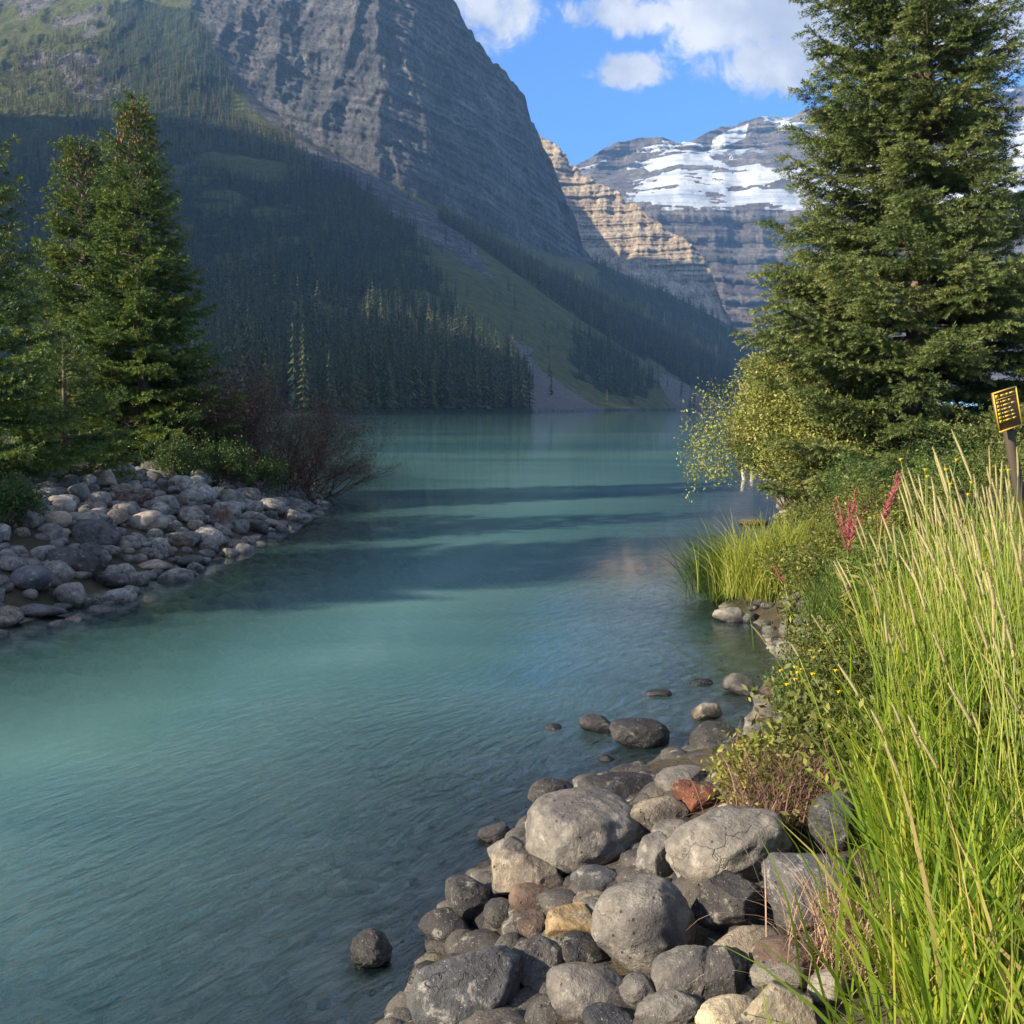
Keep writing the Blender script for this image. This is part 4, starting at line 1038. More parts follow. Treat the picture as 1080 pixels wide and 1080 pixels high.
# heap of stones across the channel
NAMED = [
 (112, 507, 32, 22, LGREY, 'squarish pale boulder at the very top of the heap across the channel', .5, 6, 0),
 (82, 519, 26, 22, LGREY, 'pale rounded stone next to the topmost boulder of the heap', .4, 5, 0),
 (104, 527, 24, 24, LGREY, 'bluish upright stone just below the topmost boulder of the heap', .4, 5, 0),
 (130, 526, 28, 14, BROWN, 'brown stone beside the bluish upright one on the heap', .5, 6, 0),
 (152, 525, 24, 14, BROWN, 'brown tilted slab on the crest of the heap under the shrub', .6, 7, -24),
 (157, 551, 42, 24, LGREY, 'pale oval boulder speckled white, the smoothest on the heap', .12, 3, 0),
 (133, 539, 30, 18, GREY, 'grey rounded stone just above the pale oval boulder', .25, 4, 4),
 (232, 546, 30, 22, BROWN, 'brown blocky stone below the dark green shrub', .7, 7, -14),
 (40, 540, 32, 28, LGREY, 'large pale round stone on the upper heap near the picture edge', .25, 4, 0),
 (66, 534, 34, 20, LGREY, 'pale stone leaning between the round pale stone and the upright one', .3, 4, 10),
 (58, 549, 34, 20, TAN, 'tan smooth stone under the pale leaning stone', .2, 3, -6),
 (80, 592, 60, 28, DARK, 'long dark stone across the middle of the heap', .35, 5, 10),
 (32, 610, 46, 28, BLUE, 'large dark rounded stone low on the heap near the picture edge', .3, 5, -6),
 (76, 628, 36, 28, GREY, 'wet grey stone at the waterline with a white fleck', .4, 5, 0),
 (162, 597, 38, 14, TAN, 'sunlit tan flat stone at the waterline of the heap', .5, 6, 6),
 (40, 644, 60, 14, BLUE, 'flat dark slab at the waterline by the picture edge', .3, 4, 0),
 (288, 553, 22, 14, LGREY, 'white-flecked stone at the shaded end of the heap', .4, 5, 0),
 (120, 612, 40, 20, DARK, 'dark rounded stone at the waterline beneath the long dark stone', .3, 4, 0),
]
taken = []
for i, (px, py, w, h, c, lb, ang, fc, tl) in enumerate(NAMED):
    o = place_rock(px, py, w, h, tuple(min(0.46, 1.6 * q) for q in c), lb, 800 + i, ang, fc, tl, sub=4, name='stone')  # heap colours lightened to make up for the shade they lie in
    taken.append((o.location.x, o.location.y, w / 2 * o.location.y / 1080))
r = np.random.default_rng(77); got = 0; tries = 0
rock_pool = [rock_mesh((1, r.uniform(0.75, 1.0), r.uniform(0.55, 0.8)), 850 + k, 4 if k < 10 else 3, r.uniform(0.2, 0.7), 6) for k in range(20)]
while got < 215 and tries < 30000:
    tries += 1
    y = r.uniform(9.8, 25.5); x = r.uniform(-9, -2.6)
    s = float(sd_left(x, y)[0])
    px = 540 + 1080 * x / y
    if not (-0.5 < s < 3.6) or px < -40 or px > 400: continue
    if px > 200 and s > 1.9: continue
    if y > 22 and s > 1.0: continue
    rad = r.choice([0.12, 0.16, 0.21, 0.26], p=[.2, .35, .3, .15]) * r.uniform(0.9, 1.2) * (0.8 if s < 0 else 1)
    if any((x - a) ** 2 + (y - b) ** 2 < (0.86 * (rad + q)) ** 2 for a, b, q in taken): continue
    taken.append((x, y, rad)); k = got % 20; got += 1
    o = link('stone', rock_pool[k], None, (x, y, gz0(x, y) + rad * 0.30), (r.normal(0, .2), r.normal(0, .2), r.random() * 6.28)); o.scale = (rad * 1.15,) * 3
    ci = r.choice(5, p=[.34, .24, .18, .12, .12]); o.color = (*[(0.31, 0.31, 0.29), (0.45, 0.445, 0.42), (0.25, 0.255, 0.25), (0.25, 0.22, 0.19), (0.12, 0.12, 0.125)][ci], 1)  # palette kept light, lifting the shaded heap by colour
    zone = 'in the water' if s < 0.12 else ('low down' if s < 1.2 else ('halfway up' if s < 2.2 else 'high up'))
    cn = ['grey', 'pale grey', 'bluish', 'brownish', 'dark'][ci]; szn = 'small' if rad < 0.15 else ('middling' if rad < 0.21 else 'large')
    tag(o, f'{szn} {cn} stone {zone} on the stone heap across the channel', 'rock', f'{szn} {cn} stones {zone} on the heap')
pts = []
while len(pts) < 1000:
    y = rng.uniform(9.5, 28); x = rng.uniform(-9, -2.0); s = float(sd_left(x, y)[0])
    if -1.6 < s < 3.6 and rng.random() < (0.9 if s > -0.2 else 0.4): pts.append((x, y))
pebble_field('cobbles', 'small stones filling the gaps of the heap across the channel', pts, 0.07, 0.14, 903, (0.24, 0.23, 0.22))

# ------------------------------------------------------------------ grass and bank plants
def blades(B, Hh, Wd, az, lean, curl, tint, seg=5, dry_tip=0.0):
    n = len(B); t = np.linspace(0, 1, seg + 1)
    D = np.stack([np.cos(az), np.sin(az), 0 * az], 1); Sd = np.stack([-np.sin(az), np.cos(az), 0 * az], 1)
    th = lean[:, None] + curl[:, None] * t[None] ** 1.5
    ds = Hh[:, None] / seg
    hx = np.concatenate([np.zeros((n, 1)), np.cumsum(np.sin(th[:, :-1]) * ds, 1)], 1)
    hz = np.concatenate([np.zeros((n, 1)), np.cumsum(np.cos(th[:, :-1]) * ds, 1)], 1)
    c = B[:, None] + D[:, None] * hx[..., None] + np.array([0, 0, 1.]) * hz[..., None]
    tw = rng.normal(0, 0.8, n)[:, None] + 0.8 * t[None]
    wv = Sd[:, None] * np.cos(tw)[..., None] + D[:, None] * np.sin(tw)[..., None]
    w = Wd[:, None] * np.clip(0.55 + 1.6 * t - 0.2, 0.5, 1)[None] * (1 - t[None] ** 2.2) + 0.0006
    V = np.stack([c - wv * w[..., None] / 2, c + wv * w[..., None] / 2], 2)
    k = np.arange(n)[:, None] * (2 * (seg + 1)) + np.arange(seg)[None] * 2
    F = np.stack([k, k + 1, k + 3, k + 2], -1).reshape(-1, 4)
    T = np.clip(tint[:, None] + 0.10 * t[None, :-1], 0, 1).ravel()
    return V.reshape(-1, 3), F, T

def in_grass(x, y):
    return (x > 0.90 + (y - 2.3) * 0.33) & (y > 0.9) & (y < 9.5) & (x < 0.90 + (y - 2.3) * 0.33 + 3.6)

def sample_grass(n, ylo=0.9, yhi=9.5, edge=0.0):
    out = []
    while sum(len(o) for o in out) < n:
        y = rng.uniform(ylo, yhi, 4 * n); x = rng.uniform(0.3, 8.0, 4 * n)
        ok = in_grass(x - edge, y) & (rng.random(4 * n) < np.clip(3.2 / y, 0.25, 1.0))
        out.append(np.stack([x[ok], y[ok]], 1))
    P = np.concatenate(out)[:n]
    return np.concatenate([P, ground_h(P[:, 0], P[:, 1])[:, None] - 0.02], 1)

mb = MB()
# fine mass of stems and leaves
def lay(n, hlo, hhi, wlo, whi, lean_sd, curl_m, tm, ts, edge=0.0, ylo=0.9, yhi=9.5, bias=None):
    B = sample_grass(n, ylo, yhi, edge)
    az = rng.random(n) * 2 * PI if bias is None else PI + rng.normal(0, bias, n)
    clump = 0.5 + 0.5 * fbm(B * 1.3, 3, 200)
    hh = rng.uniform(hlo, hhi, n) * (0.75 + 0.5 * clump) * (1 + 0.25 * sstep(3.0, 5.0, B[:, 1]))
    V, F, T = blades(B, hh, rng.uniform(wlo, whi, n), az, np.abs(rng.normal(0, lean_sd, n)), rng.normal(curl_m, 0.35, n), np.clip(rng.normal(tm, ts, n) + 0.25 * (clump - 0.5), 0, 1))
    mb.add(V, F, None, T)
lay(7500, 0.35, 0.75, 0.004, 0.009, 0.24, 0.6, 0.58, 0.18)
lay(4200, 0.40, 0.80, 0.008, 0.019, 0.30, 1.0, 0.56, 0.17, 0.05)
lay(7000, 0.12, 0.35, 0.004, 0.009, 0.5, 0.8, 0.40, 0.25)
lay(800, 0.2, 0.55, 0.003, 0.007, 0.5, 0.9, 1.0, 0.04)
lay(1100, 0.60, 0.90, 0.003, 0.006, 0.12, 0.2, 0.72, 0.10, 0.05)
lay(2600, 0.25, 0.6, 0.008, 0.018, 0.6, 1.1, 0.58, 0.2, 0.05, 0.9, 5.0)
lay(600, 0.25, 0.6, 0.004, 0.010, 0.7, 0.9, 0.98, 0.03, 0.03, 0.9, 5.0)
lay(2600, 0.10, 0.3, 0.003, 0.006, 0.9, 1.2, 0.98, 0.03, 0.0, 0.9, 5.0)
# broad blades leaning out over the boulders at the edge
n = 620
yy = rng.uniform(1.9, 4.6, n); xx = 0.90 + (yy - 2.3) * 0.33 + rng.normal(0.16, 0.14, n)
B = np.stack([xx, yy, ground_h(xx, yy) - 0.02], 1)
V, F, T = blades(B, rng.uniform(0.25, 0.62, n), rng.uniform(0.007, 0.018, n), PI + rng.normal(0, 1.0, n), np.abs(rng.normal(0.15, 0.2, n)), rng.normal(0.6, 0.4, n), np.clip(rng.normal(0.62, 0.12, n), 0, 1))
mb.add(V, F, None, T)
tag(link('tall_grass', mb.data('tall_grass', M_grass)), 'thick tall green grass covering the sunny near bank', 'grass', kind='stuff')

# low herbs under the shrubs on the bank, no single plant countable
mb = MB(); pts = []
while len(pts) < 2600:
    y = rng.uniform(3.6, 17); x = rng.uniform(0.6, 9.5); s = float(sd_right(x, y)[0])
    if s < (0.8 if y < 8.5 else 0.4) or x > 0.90 + (y - 2.3) * 0.33 + 1.2: continue
    if y < 5.6 and s < 1.35: continue
    pts.append((x, y))
pts = np.array(pts); zz = ground_h(pts[:, 0], pts[:, 1])
C = np.concatenate([pts, (zz + rng.uniform(0.02, 0.30, len(pts)))[:, None], np.full((len(pts), 1), 0.075)], 1)
V, F, T = leaf_cloud(C, 0.042, 26, np.clip(0.36 + 0.5 * fbm(C[:, :3] * 1.5, 3, 210), 0, 1), 212, 0.5)
tag(link('ground_herbs', mesh_data('ground_herbs', V, [F], M_shrub, False, {'tint': T})), 'low leafy herbs covering the bank between the stones and the tall grass', 'plants', kind='stuff')

pts = []
while len(pts) < 1500:
    y = rng.uniform(13, 34); x = rng.uniform(-20, -3); s = float(sd_left(x, y)[0])
    if s > 3.3 or (y > 22 and s > 1.2): pts.append((x, y))
pts = np.array(pts); zz = ground_h(pts[:, 0], pts[:, 1])
C = np.concatenate([pts, (zz + rng.uniform(0.02, 0.25, len(pts)))[:, None], np.full((len(pts), 1), 0.11)], 1)
V, F, T = leaf_cloud(C, 0.06, 22, np.clip(0.3 + 0.4 * fbm(C[:, :3] * 1.2, 3, 220), 0, 1), 222, 0.5)
tag(link('ground_herbs', mesh_data('ground_herbs', V, [F], M_shrubd, False, {'tint': T})), 'green undergrowth under the spruces across the channel', 'plants', kind='stuff')

# seed-head stalks
def stalk_mesh(Ht, hl, seed, lean):
    r = np.random.default_rng(seed); n = 9
    t = np.linspace(0, 1, n); cx = -lean * Ht * t ** 1.6
    P = np.stack([cx, 0.02 * np.sin(t * 3 + seed), Ht * t], 1)
    st = MB(); V, F, T = polytube(P, np.linspace(0.0028, 0.0016, n), 5); st.add(V, F, T, r.random())
    d = P[-1] - P[-2]; d /= np.linalg.norm(d)
    m = 8; q = np.linspace(0, 1, m); HP = P[-1] + d * (q * hl)[:, None]; HP[:, 0] -= 0.012 * q ** 2
    hd = MB(); rad = 0.0043 * np.sin(np.clip(q * 0.94 + 0.06, 0, 1) * PI) ** 0.45 + 0.001
    V, F, T = polytube(HP, rad, 7); hd.add(V, F, T, r.uniform(0.3, 0.8))
    nb = 170; f = r.random(nb); c = P[-1] + d * (f * hl)[:, None]; c[:, 0] -= 0.012 * f ** 2
    a = r.random(nb) * 6.28; U = np.cross(d, [0, 1, 0.2]); U /= np.linalg.norm(U); W = np.cross(d, U)
    o = (U * np.cos(a)[:, None] + W * np.sin(a)[:, None])
    rr_ = np.interp(f, q, rad)[:, None]
    e = c + o * (rr_ + 0.0045) + d * 0.007; k = np.cross(o, d) * 0.0013
    V = np.stack([c + o * rr_ * .6 - k, c + o * rr_ * .6 + k, e], 1).reshape(-1, 3)
    hd.add(V, None, np.arange(nb * 3).reshape(-1, 3), r.uniform(0.4, 1))
    return st.data('stem', M_stem), hd.data('seed_head', M_seed)
pool = [stalk_mesh(1.0, rng.uniform(0.11, 0.22), 500 + k, rng.uniform(0.05, 0.22)) for k in range(14)]
STK = []
# the fringe standing out against the spruce and the water
for k in range(140):
    y = rng.uniform(2.7, 6.6) if k > 34 else rng.uniform(4.6, 7.0); e = 0.90 + (y - 2.3) * 0.33
    x = e + abs(rng.normal(0.25, 0.75)) + 0.08
    if 540 + 1080 * x / y > 1110: x = e + rng.uniform(0.1, 0.9)
    if k <= 34: x = (rng.uniform(1000, 1085) - 540) / 1080 * y
    STK.append((x, y))
for k, (x, y) in enumerate(STK):
    g = gz(x, y); top = (rng.uniform(0.55, 1.0) + 0.16 * float(sstep(3.2, 4.6, y))) * (0.70 + 0.30 * min(1, (x - (0.90 + (y - 2.3) * 0.33)) / 0.6)) + 0.05
    t = empty('grass_stalk', (x, y, g), (rng.normal(0, .06), rng.normal(0, .06), rng.normal(0, 0.6)))
    t.scale = (1, 1, 1)
    s = max(0.35, top)
    a, b = pool[k % 14]
    t.scale = (1, 1, s)
    link('stem', a, t); link('seed_head', b, t)
    tag(t, 'tall grass stalk with a straw-coloured cylindrical seed head on the near bank', 'grass stalk', 'straw-coloured seed-head stalks in the tall grass')
# a few lower ones leaning over the herbs
for px, py in [(905, 690), (868, 735), (850, 700), (920, 620), (890, 660)]:
    P = hit_ground(px + 8, py + 90); a, b = pool[int(px) % 14]
    t = empty('grass_stalk', (P[0], P[1], gz(P[0], P[1])), (0, -0.1, 0.2)); t.scale = (1, 1, 0.55)
    link('stem', a, t); link('seed_head', b, t)
    tag(t, 'short straw-coloured grass stalk standing among the herbs beside the inlet', 'grass stalk', 'short stalks among the herbs')

# sedge tufts
def tuft(name, label, loc, n, h, w, rad, tint, seed, mat, curl=1.3, lean=0.35, cat='plant', bias=None, bs=1.0):
    r = np.random.default_rng(seed)
    B = np.concatenate([r.normal(0, rad, (n, 2)), np.zeros((n, 1))], 1)
    az = r.random(n) * 6.28 if bias is None else bias + r.normal(0, bs, n)
    V, F, T = blades(B, r.uniform(0.6, 1.1, n) * h, r.uniform(0.6, 1.2, n) * w, az, np.abs(r.normal(0, lean, n)), r.normal(curl, 0.4, n), np.clip(r.normal(tint, 0.15, n), 0, 1), 6)
    return tag(link(name, mesh_data(name, V, [F], mat, False, {'tint': T}), None, loc), label, cat)
def gp(px, py):
    P = hit_ground(px, py); return (P[0], P[1], max(gz(P[0], P[1]), -0.02))
tuft('sedge_tuft', 'dark green sedge tuft drooping over the water', gp(772, 632), 1000, 1.0, 0.012, 0.20, 0.16, 61, M_sedge, 1.5, 0.5, bias=PI, bs=0.9)
tuft('sedge_tuft', 'bright yellow-green sedge tuft at the corner of the bank', gp(806, 628), 900, 0.95, 0.010, 0.24, 0.72, 62, M_sedge, 1.0, 0.35)
tuft('sedge_tuft', 'smaller yellowish sedge tuft beside the inlet, behind the brighter one', gp(838, 610), 520, 0.8, 0.010, 0.22, 0.66, 63, M_sedge, 1.0, 0.35)
tuft('sedge_tuft', 'dark green grass clump in the hollow beside the tall grass', gp(900, 690), 520, 0.75, 0.011, 0.20, 0.22, 64, M_sedge, 0.8, 0.3)
tuft('dry_tuft', 'matted purplish-brown dry tuft above the boulders', gp(845, 862), 1300, 0.34, 0.004, 0.12, 0.35, 65, M_dry, 1.5, 0.6)
tuft('dry_tuft', 'straw-coloured dry tuft at the foot of the tall grass', gp(910, 1010), 500, 0.30, 0.004, 0.10, 0.9, 66, M_dry, 1.2, 0.6)

# low leafy plants along the bank
SHR = [(806, 848, 0.19, M_shrub, 0.80, 'bright yellow-green plant spilling between the red rock and the boulders'),
       (862, 820, 0.24, M_shrub, 0.45, 'olive leafy plant above the dry brown tuft'),
       (858, 765, 0.30, M_shrubd, 0.75, 'dark leafy plant with yellow flowers at the inlet corner'),
       (880, 722, 0.36, M_shrub, 0.4, 'bushy green plant above the inlet stones'),
       (898, 782, 0.34, M_shrub, 0.35, 'shaded green plant between the olive plant and the tall grass'),
       (868, 640, 0.55, M_shrub, 0.55, 'yellowish leafy shrub beside the sedge tufts'),
       (905, 610, 0.6, M_shrub, 0.6, 'leafy shrub below the red fireweed spikes'),
       (868, 590, 0.6, M_shrub, 0.5, 'leafy shrub at the foot of the tall spruce by the water'),
       (925, 655, 0.6, M_shrubd, 0.9, 'dull green shrub half hidden by the seed-head stalks'),
       (950, 570, 0.7, M_shrub, 0.5, 'large leafy shrub behind the seed-head stalks under the spruce'),
       (905, 545, 0.8, M_shrubd, 0.5, 'dark shrub pressed under the lowest boughs of the tall spruce'),
       (975, 520, 0.9, M_shrubd, 0.6, 'tallest dark shrub under the spruce, beside the signboard'),
       (1072, 540, 1.0, M_shrub, 0.45, 'leafy shrub hiding the foot of the signboard post'),
       (1010, 545, 0.8, M_shrubd, 0.8, 'dark leafy shrub behind the grass under the spruce')]
for k, (px, py, s, m, tn, lb) in enumerate(SHR):
    P = gp(px, py)
    bush('leafy_plant', lb, 'plant', P, 14, s * 0.75, s, 2, 2, m, 0.030 if s < 0.4 else 0.04, 9, 0.04 if s < 0.4 else 0.055, 600 + k, up=0.55, tint=(tn, 0.15), rad=0.35, wood_m=M_stem)

# fireweed
def fireweed(loc, label, seed, h, spikes, lean=0.0):
    r = np.random.default_rng(seed); t = empty('fireweed', loc); tag(t, label, 'flower')
    st = MB(); V, F, T = polytube(np.array([[0, 0, 0], [lean * .3, 0, h * 0.4], [lean, 0, h * 0.75]]), [0.006, 0.005, 0.004], 5); st.add(V, F, T, 0.4)
    link('stem', st.data('stem', M_stem), t)
    for k in range(spikes):
        a = r.random() * 6.28; d = np.array([math.cos(a) * r.uniform(.1, .45) + lean * 1.5, math.sin(a) * .3, 1.0]); d /= np.linalg.norm(d)
        b = np.array([lean, 0, h * r.uniform(0.62, 0.75)]); L = h * r.uniform(0.20, 0.36)
        sm = MB(); V, F, T = polytube(np.array([b, b + d * L * .5, b + d * L]), [0.004, 0.003, 0.002], 4); sm.add(V, F, T, 0.3)
        n = 46; f = r.random(n); c = b + d * (f * L)[:, None]; aa = r.random(n) * 6.28
        o = np.stack([np.cos(aa), np.sin(aa), np.full(n, 0.9)], 1); l = 0.034 * (1.15 - f)
        V, F = tubes(c, c + o * l[:, None], 0.0035, 0.002, 4); sm.add(V, F, None, np.repeat(r.random(n), 4))
        link('flower_spike', sm.data('flower_spike', M_fire), t)
    n = 110; f = r.uniform(0.05, 0.8, n)[:, None]; b = np.array([[0, 0, 0]]) + f * np.array([[lean, 0, h * .75]])
    lf = np.concatenate([b, np.full((n, 1), 0.03)], 1)
    V, F, T = leaf_cloud(lf, 0.08, 2, np.full(n, 0.6), seed, 0.2, 0.25)
    link('leaf_whorl', mesh_data('leaf_whorl', V, [F], M_shrub, False, {'tint': T}), t)
def at(px, py, Yd): return pix(px, py, Yd)
for (px, pyt, Yd, lb, sp, ln) in [(897, 508, 7.6, 'red fireweed with the fullest spikes, in front of the spruce foot', 6, 0.0), (925, 490, 7.2, 'taller slim red fireweed beside the fullest one', 3, 0.05), (842, 588, 9.0, 'small red fireweed bent sideways over the sedge', 1, -0.12)]:
    x, y, ztop = at(px, pyt, Yd); g = gz(x, y)
    fireweed((x, y, g), lb, int(px), max(0.35, ztop - g), sp, ln)

# yellow wildflowers
def flower(loc, h, seed, label, grp):
    r = np.random.default_rng(seed); t = empty('yellow_wildflower', loc); tag(t, label, 'flower', grp)
    st = MB(); heads = []
    for k in range(r.integers(3, 6)):
        fl = MB(); e = np.array([r.normal(0, .07), r.normal(0, .07), h * r.uniform(.85, 1.05)])
        m = np.array([e[0] * .2, e[1] * .2, h * .6])
        V, F, T = polytube(np.array([[0, 0, 0], m, e]), [0.003, 0.0025, 0.0015], 4); st.add(V, F, T, 0.3)
        for q in range(7):
            a = q * 0.9; d = np.array([math.cos(a), math.sin(a), 0.35]); s = np.array([-d[1], d[0], 0])
            V = np.array([e, e + d * .010 + s * .004, e + d * .017, e + d * .010 - s * .004]); fl.add(V, [[0, 1, 2, 3]], None, r.random())
        V, F, T = polytube(np.array([e - [0, 0, .006], e, e + [0, 0, .006]]), [0.003, 0.007, 0.003], 6); fl.add(V, F, T, 0.2)
        heads.append(fl)
    link('stem', st.data('stem', M_stem), t)
    for fl in heads: link('flower_head', fl.data('flower_head', M_yellow), t)
for k, (px, py) in enumerate([(838, 712), (850, 735), (862, 700), (846, 690), (876, 752), (868, 728), (855, 662), (884, 690), (840, 752), (895, 735), (872, 668), (835, 732)]):
    P = gp(px, py + 40); flower(P, 0.36, 80 + k, 'small yellow wildflower among the dark plants at the inlet corner', 'yellow wildflowers at the inlet corner')
for k, (px, Yd) in enumerate([(984, 5.0), (1012, 4.8), (1070, 4.6)]):
    x = (px - 540) / 1080 * Yd; g = gz(x, Yd)
    flower((x, Yd, g), 1.98 - g + 0.06 * rng.random(), 110 + k, 'tall yellow wildflower rising between the seed heads below the signboard', 'yellow wildflowers below the signboard')

# ------------------------------------------------------------------ signboard
def flat_mat(name, c, rough=0.6):
    t = NT(name); n = t.noise(t.objc(), 40, 4); 
    return t.done(t.pbr(t.mix(t.math('MULTIPLY', n, 0.25), c, tuple(x * 0.6 for x in c)), rough))
M_sb = flat_mat('sign_brown', (0.10, 0.055, 0.02)); M_sy = flat_mat('sign_yellow', (0.60, 0.38, 0.04)); M_post = flat_mat('post_wood', (0.05, 0.038, 0.028), 0.9)
def box(c, s):
    c = np.array(c); s = np.array(s) / 2
    V = np.array([[sx, sy, sz] for sx in (-1, 1) for sy in (-1, 1) for sz in (-1, 1)]) * s + c
    F = np.array([[0, 1, 3, 2], [4, 6, 7, 5], [0, 4, 5, 1], [2, 3, 7, 6], [0, 2, 6, 4], [1, 5, 7, 3]]); return V, F
Ys = 9.0
xs, _, zs = at(1060, 430, Ys)
k = Ys / 1080
g = gz(xs, Ys)
sg = empty('signboard', (xs + 0.36, Ys, g), (0, R(-15), R(16))); tag(sg, 'brown signboard with yellow border and pictogram list, on a post in the grass', 'sign')
zc = (zs - g) / math.cos(R(13)) ; bw, bh = 30 * k, 42 * k
mb = MB(); mb.add(*box((0, 0, zc), (bw, 0.02, bh))); link('panel', mb.data('panel', M_sb), sg)
mb = MB(); e = 0.011
for c, s in (((0, -0.012, zc + bh / 2 - e / 2), (bw, 0.008, e)), ((0, -0.012, zc - bh / 2 + e / 2), (bw, 0.008, e)), ((-bw / 2 + e / 2, -0.012, zc), (e, 0.008, bh - 2 * e)), ((bw / 2 - e / 2, -0.012, zc), (e, 0.008, bh - 2 * e))):
    mb.add(*box(c, s))
link('border', mb.data('border', M_sy), sg)
mb = MB(); tx = MB()
mb.add(*box((-bw * .36, -0.012, zc + bh * .38), (bw * .14, 0.006, bh * .09)))
xq = -bw * .2
for L in (0.18, 0.12, 0.2): tx.add(*box((xq + bw * L / 2, -0.012, zc + bh * .38), (bw * L, 0.006, bh * .045))); xq += bw * (L + 0.04)
tx.add(*box((0, -0.012, zc + bh * .305), (bw * .84, 0.006, bh * .012)))
for i, L in enumerate((0.34, 0.50, 0.30, 0.40, 0.42, 0.45)):
    zr = zc + bh * (.23 - .095 * i)
    mb.add(*box((-bw * .36, -0.012, zr), (bw * .12, 0.006, bh * .065)))
    tx.add(*box((-bw * .22, -0.012, zr), (bw * .05, 0.006, bh * .035)))
    tx.add(*box((-bw * .16 + bw * L * .3, -0.012, zr), (bw * L * .55, 0.006, bh * .035))); tx.add(*box((-bw * .13 + bw * L * .78, -0.012, zr), (bw * L * .3, 0.006, bh * .035)))
link('pictogram', mb.data('pictogram', M_sy), sg); link('lettering', tx.data('lettering', M_sy), sg)
mb = MB(); mb.add(*box((0.02, 0.045, zc / 2), (0.07, 0.06, zc + bh * .9))); link('post', mb.data('post', M_post), sg)

# weathered posts in the lake
M_pale = flat_mat('weathered_wood', (0.34, 0.30, 0.25), 0.9)
for (px, pyb, hh, ln, lb) in [(785, 506, 11, -0.22, 'pale weathered stump post in the lake, leaning one of the two'), (793, 502, 10, 0.0, 'pale weathered stump post in the lake, upright one of the two')]:
    x, y = wl(px, pyb); h = hh * y / 1080
    V, F, T = polytube(np.array([[0, 0, -1.5], [0, 0, 0], [ln * h * .6, 0, h * .6], [ln * h, 0, h]]), [0.075, 0.07, 0.065, 0.045], 8)
    mb = MB(); mb.add(V, F, T); tag(link('wooden_post', mb.data('wooden_post', M_pale, True), None, (x, y, 0)), lb, 'post')
# driftwood twig
x, y = wl(765, 792)
V, F, T = polytube(np.array([[-.3, 0, .03], [-.1, .05, .05], [.12, 0, .06], [.34, .06, .05]]), [0.008, 0.014, 0.013, 0.006], 6)
mb = MB(); mb.add(V, F, T); tag(link('driftwood_stick', mb.data('driftwood_stick', M_pale, True), None, (x + .2, y, 0.0)), 'thin driftwood stick lying at the waterline by the black rounded stone', 'stick')

# ------------------------------------------------------------------ haze
t = NT('valley_air')
pv = t.n('ShaderNodeVolumePrincipled'); pv.inputs['Color'].default_value = (0.30, 0.58, 1.0, 1); pv.inputs['Density'].default_value = 0.000135; pv.inputs['Anisotropy'].default_value = 0.38
t.l(pv.outputs[0], t.out.inputs['Volume'])
V, F = box((0, 1900, 590), (5200, 4700, 1210)); V = V.copy(); 
mb = MB(); mb.add(V, F)
tag(link('haze', mb.data('haze', t.m)), 'thin blue morning haze filling the valley', 'haze', kind='stuff')

# ------------------------------------------------------------------ sky, sun, camera
SUN_EL = R(25); SUN_AZ = math.atan2(-0.92, -0.39)     # measured from +Y towards +X
w = bpy.data.worlds.new('World'); S.world = w; w.use_nodes = True
nt = w.node_tree; nt.nodes.clear()
class W(NT):
    def __init__(s): s.t = nt
t = W()
out = t.n('ShaderNodeOutputWorld'); bg = t.n('ShaderNodeBackground'); bg.inputs['Strength'].default_value = 0.15
sky = t.n('ShaderNodeTexSky', sky_type='NISHITA'); sky.sun_disc = False; sky.sun_elevation = SUN_EL; sky.sun_rotation = SUN_AZ; sky.altitude = 5000; sky.air_density = 1.0; sky.dust_density = 0.4; sky.ozone_density = 2.0
gen = t.n('ShaderNodeTexCoord').outputs['Generated']
sep = t.n('ShaderNodeSeparateXYZ'); t.l(gen, sep.inputs[0])
yy_ = t.math('MAXIMUM', sep.outputs['Y'], 0.05)
u = t.math('DIVIDE', sep.outputs['X'], yy_); v = t.math('DIVIDE', sep.outputs['Z'], yy_)
cm = t.n('ShaderNodeCombineXYZ'); t.l(u, cm.inputs[0]); t.l(v, cm.inputs[1]); uv = cm.outputs[0]
wn = t.noise(uv, 5.0, 8, 0.62); wn2 = t.noise(uv, 22.0, 8, 0.68, 0.4)
puff = t.math('ADD', t.math('MULTIPLY', t.math('SUBTRACT', wn, 0.5), 1.5), t.math('MULTIPLY', t.math('SUBTRACT', wn2, 0.5), 1.9))
dsum = None
for (px, py, rx, ry, amp) in [(650, 34, 62, 26, 1.0), (662, 90, 46, 20, 1.0), (770, 34, 72, 50, 1.2), (800, 84, 70, 34, 1.1), (845, 40, 60, 60, 1.2), (516, 22, 46, 44, 0.9), (1070, 30, 80, 60, 1.0), (960, 20, 90, 60, 0.9),
                              (700, -150, 260, 90, 1.0), (350, -350, 220, 120, 0.9), (1100, -260, 200, 120, 1.0)]:
    du = t.math('DIVIDE', t.math('SUBTRACT', u, (px - 540) / 1080), rx / 1080 * 1.3); dv = t.math('DIVIDE', t.math('SUBTRACT', v, (430 - py) / 1080), ry / 1080 * 1.3)
    q = t.math('MULTIPLY', t.math('POWER', 2.718, t.math('MULTIPLY', t.math('ADD', t.math('MULTIPLY', du, du), t.math('MULTIPLY', dv, dv)), -1.0)), amp)
    dsum = q if dsum is None else t.math('MAXIMUM', dsum, q)
cd = t.math('ADD', dsum, t.math('MULTIPLY', puff, 0.74))
cmask = t.math('MULTIPLY', t.mr(cd, 0.46, 0.82), t.mr(sep.outputs['Y'], 0.05, 0.25))
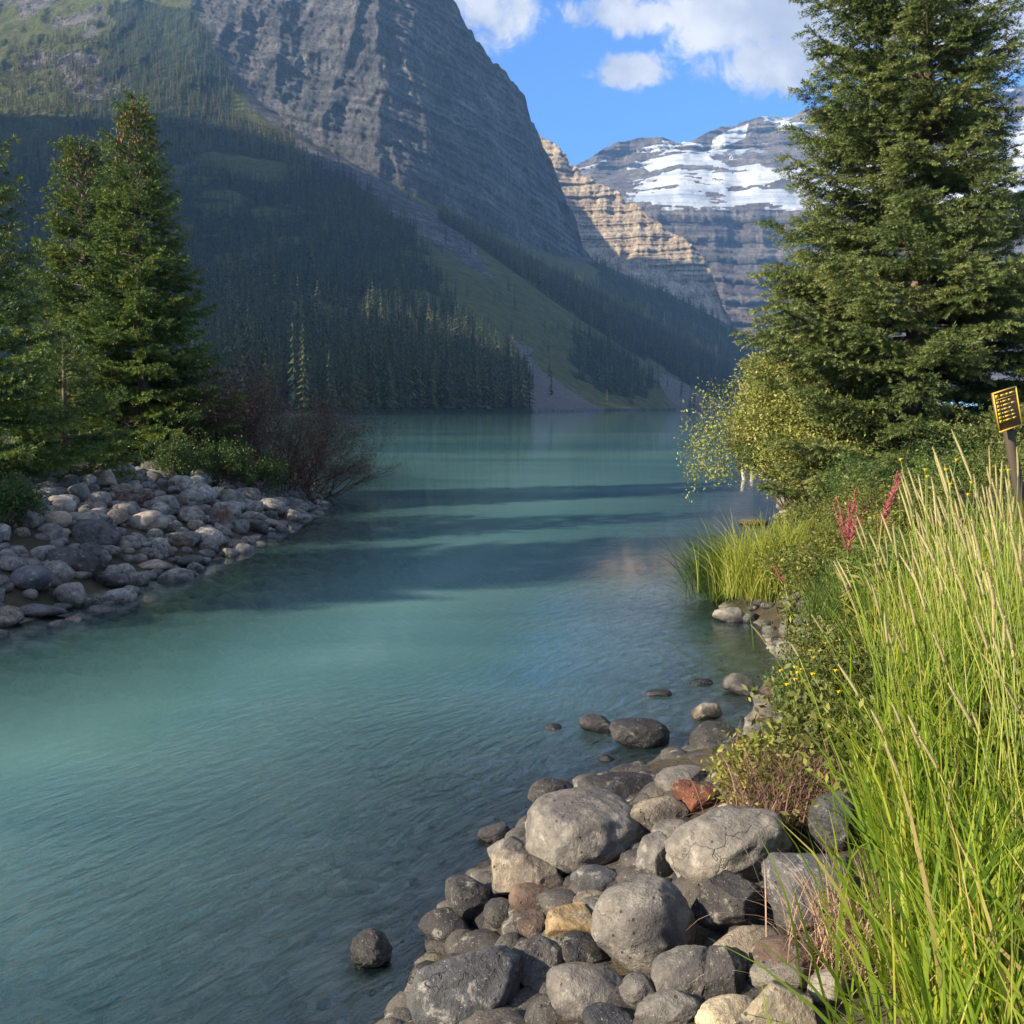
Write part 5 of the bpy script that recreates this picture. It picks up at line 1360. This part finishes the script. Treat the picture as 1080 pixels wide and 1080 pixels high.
n3 = t.noise(gen, 2.1, 7, 0.6, 0.3)
hi_ = t.math('MAXIMUM', t.mr(sep.outputs['Z'], 0.46, 0.62), t.math('MULTIPLY', t.mr(sep.outputs['Y'], 0.15, -0.2), t.mr(sep.outputs['Z'], 0.0, 0.15)))
cmask = t.math('MAXIMUM', cmask, t.math('MULTIPLY', t.mr(n3, 0.40, 0.58), hi_))  # unseen clouds overhead and behind, added to whiten the ambient light
cshade = t.mr(t.math('ADD', t.noise(uv, 9, 5, 0.6), t.math('MULTIPLY', wn2, 0.25)), 0.45, 0.85)
cc = t.mix(cshade, (1.6, 1.68, 1.84), (3.0, 2.9, 2.8))
skyc = t.mix(1.0, sky.outputs[0], (0.41, 0.66, 0.90), 'MULTIPLY')
t.l(t.mix(t.math('MULTIPLY', cmask, 0.94), skyc, cc), bg.inputs['Color'])
t.l(bg.outputs[0], out.inputs['Surface'])

sl = bpy.data.lights.new('sun', 'SUN'); sl.energy = 5.0; sl.angle = R(0.55); sl.color = (1.0, 0.85, 0.63)
so = bpy.data.objects.new('sun', sl); COL.objects.link(so)
ce = math.cos(SUN_EL); dvec = Vector((math.sin(SUN_AZ) * ce, math.cos(SUN_AZ) * ce, math.sin(SUN_EL)))
so.rotation_euler = dvec.to_track_quat('Z', 'Y').to_euler(); so.location = (-40, -30, 60)

cam = bpy.data.cameras.new('camera'); cam.sensor_width = 36; cam.lens = 36.0; cam.clip_start = 0.05; cam.clip_end = 20000
co = bpy.data.objects.new('camera', cam); COL.objects.link(co); co.location = (0, 0, H); co.rotation_euler = (PI / 2 - PITCH, 0, 0)
S.camera = co
S.view_settings.view_transform = 'Standard'; S.view_settings.look = 'None'; S.view_settings.exposure = 1.5; S.view_settings.gamma = 1.0
S.cycles.max_bounces = 6; S.cycles.diffuse_bounces = 2; S.cycles.glossy_bounces = 3; S.cycles.transparent_max_bounces = 12; S.cycles.volume_bounces = 0
S.cycles.transmission_bounces = 3; S.cycles.use_denoising = True; S.cycles.sample_clamp_indirect = 4.0
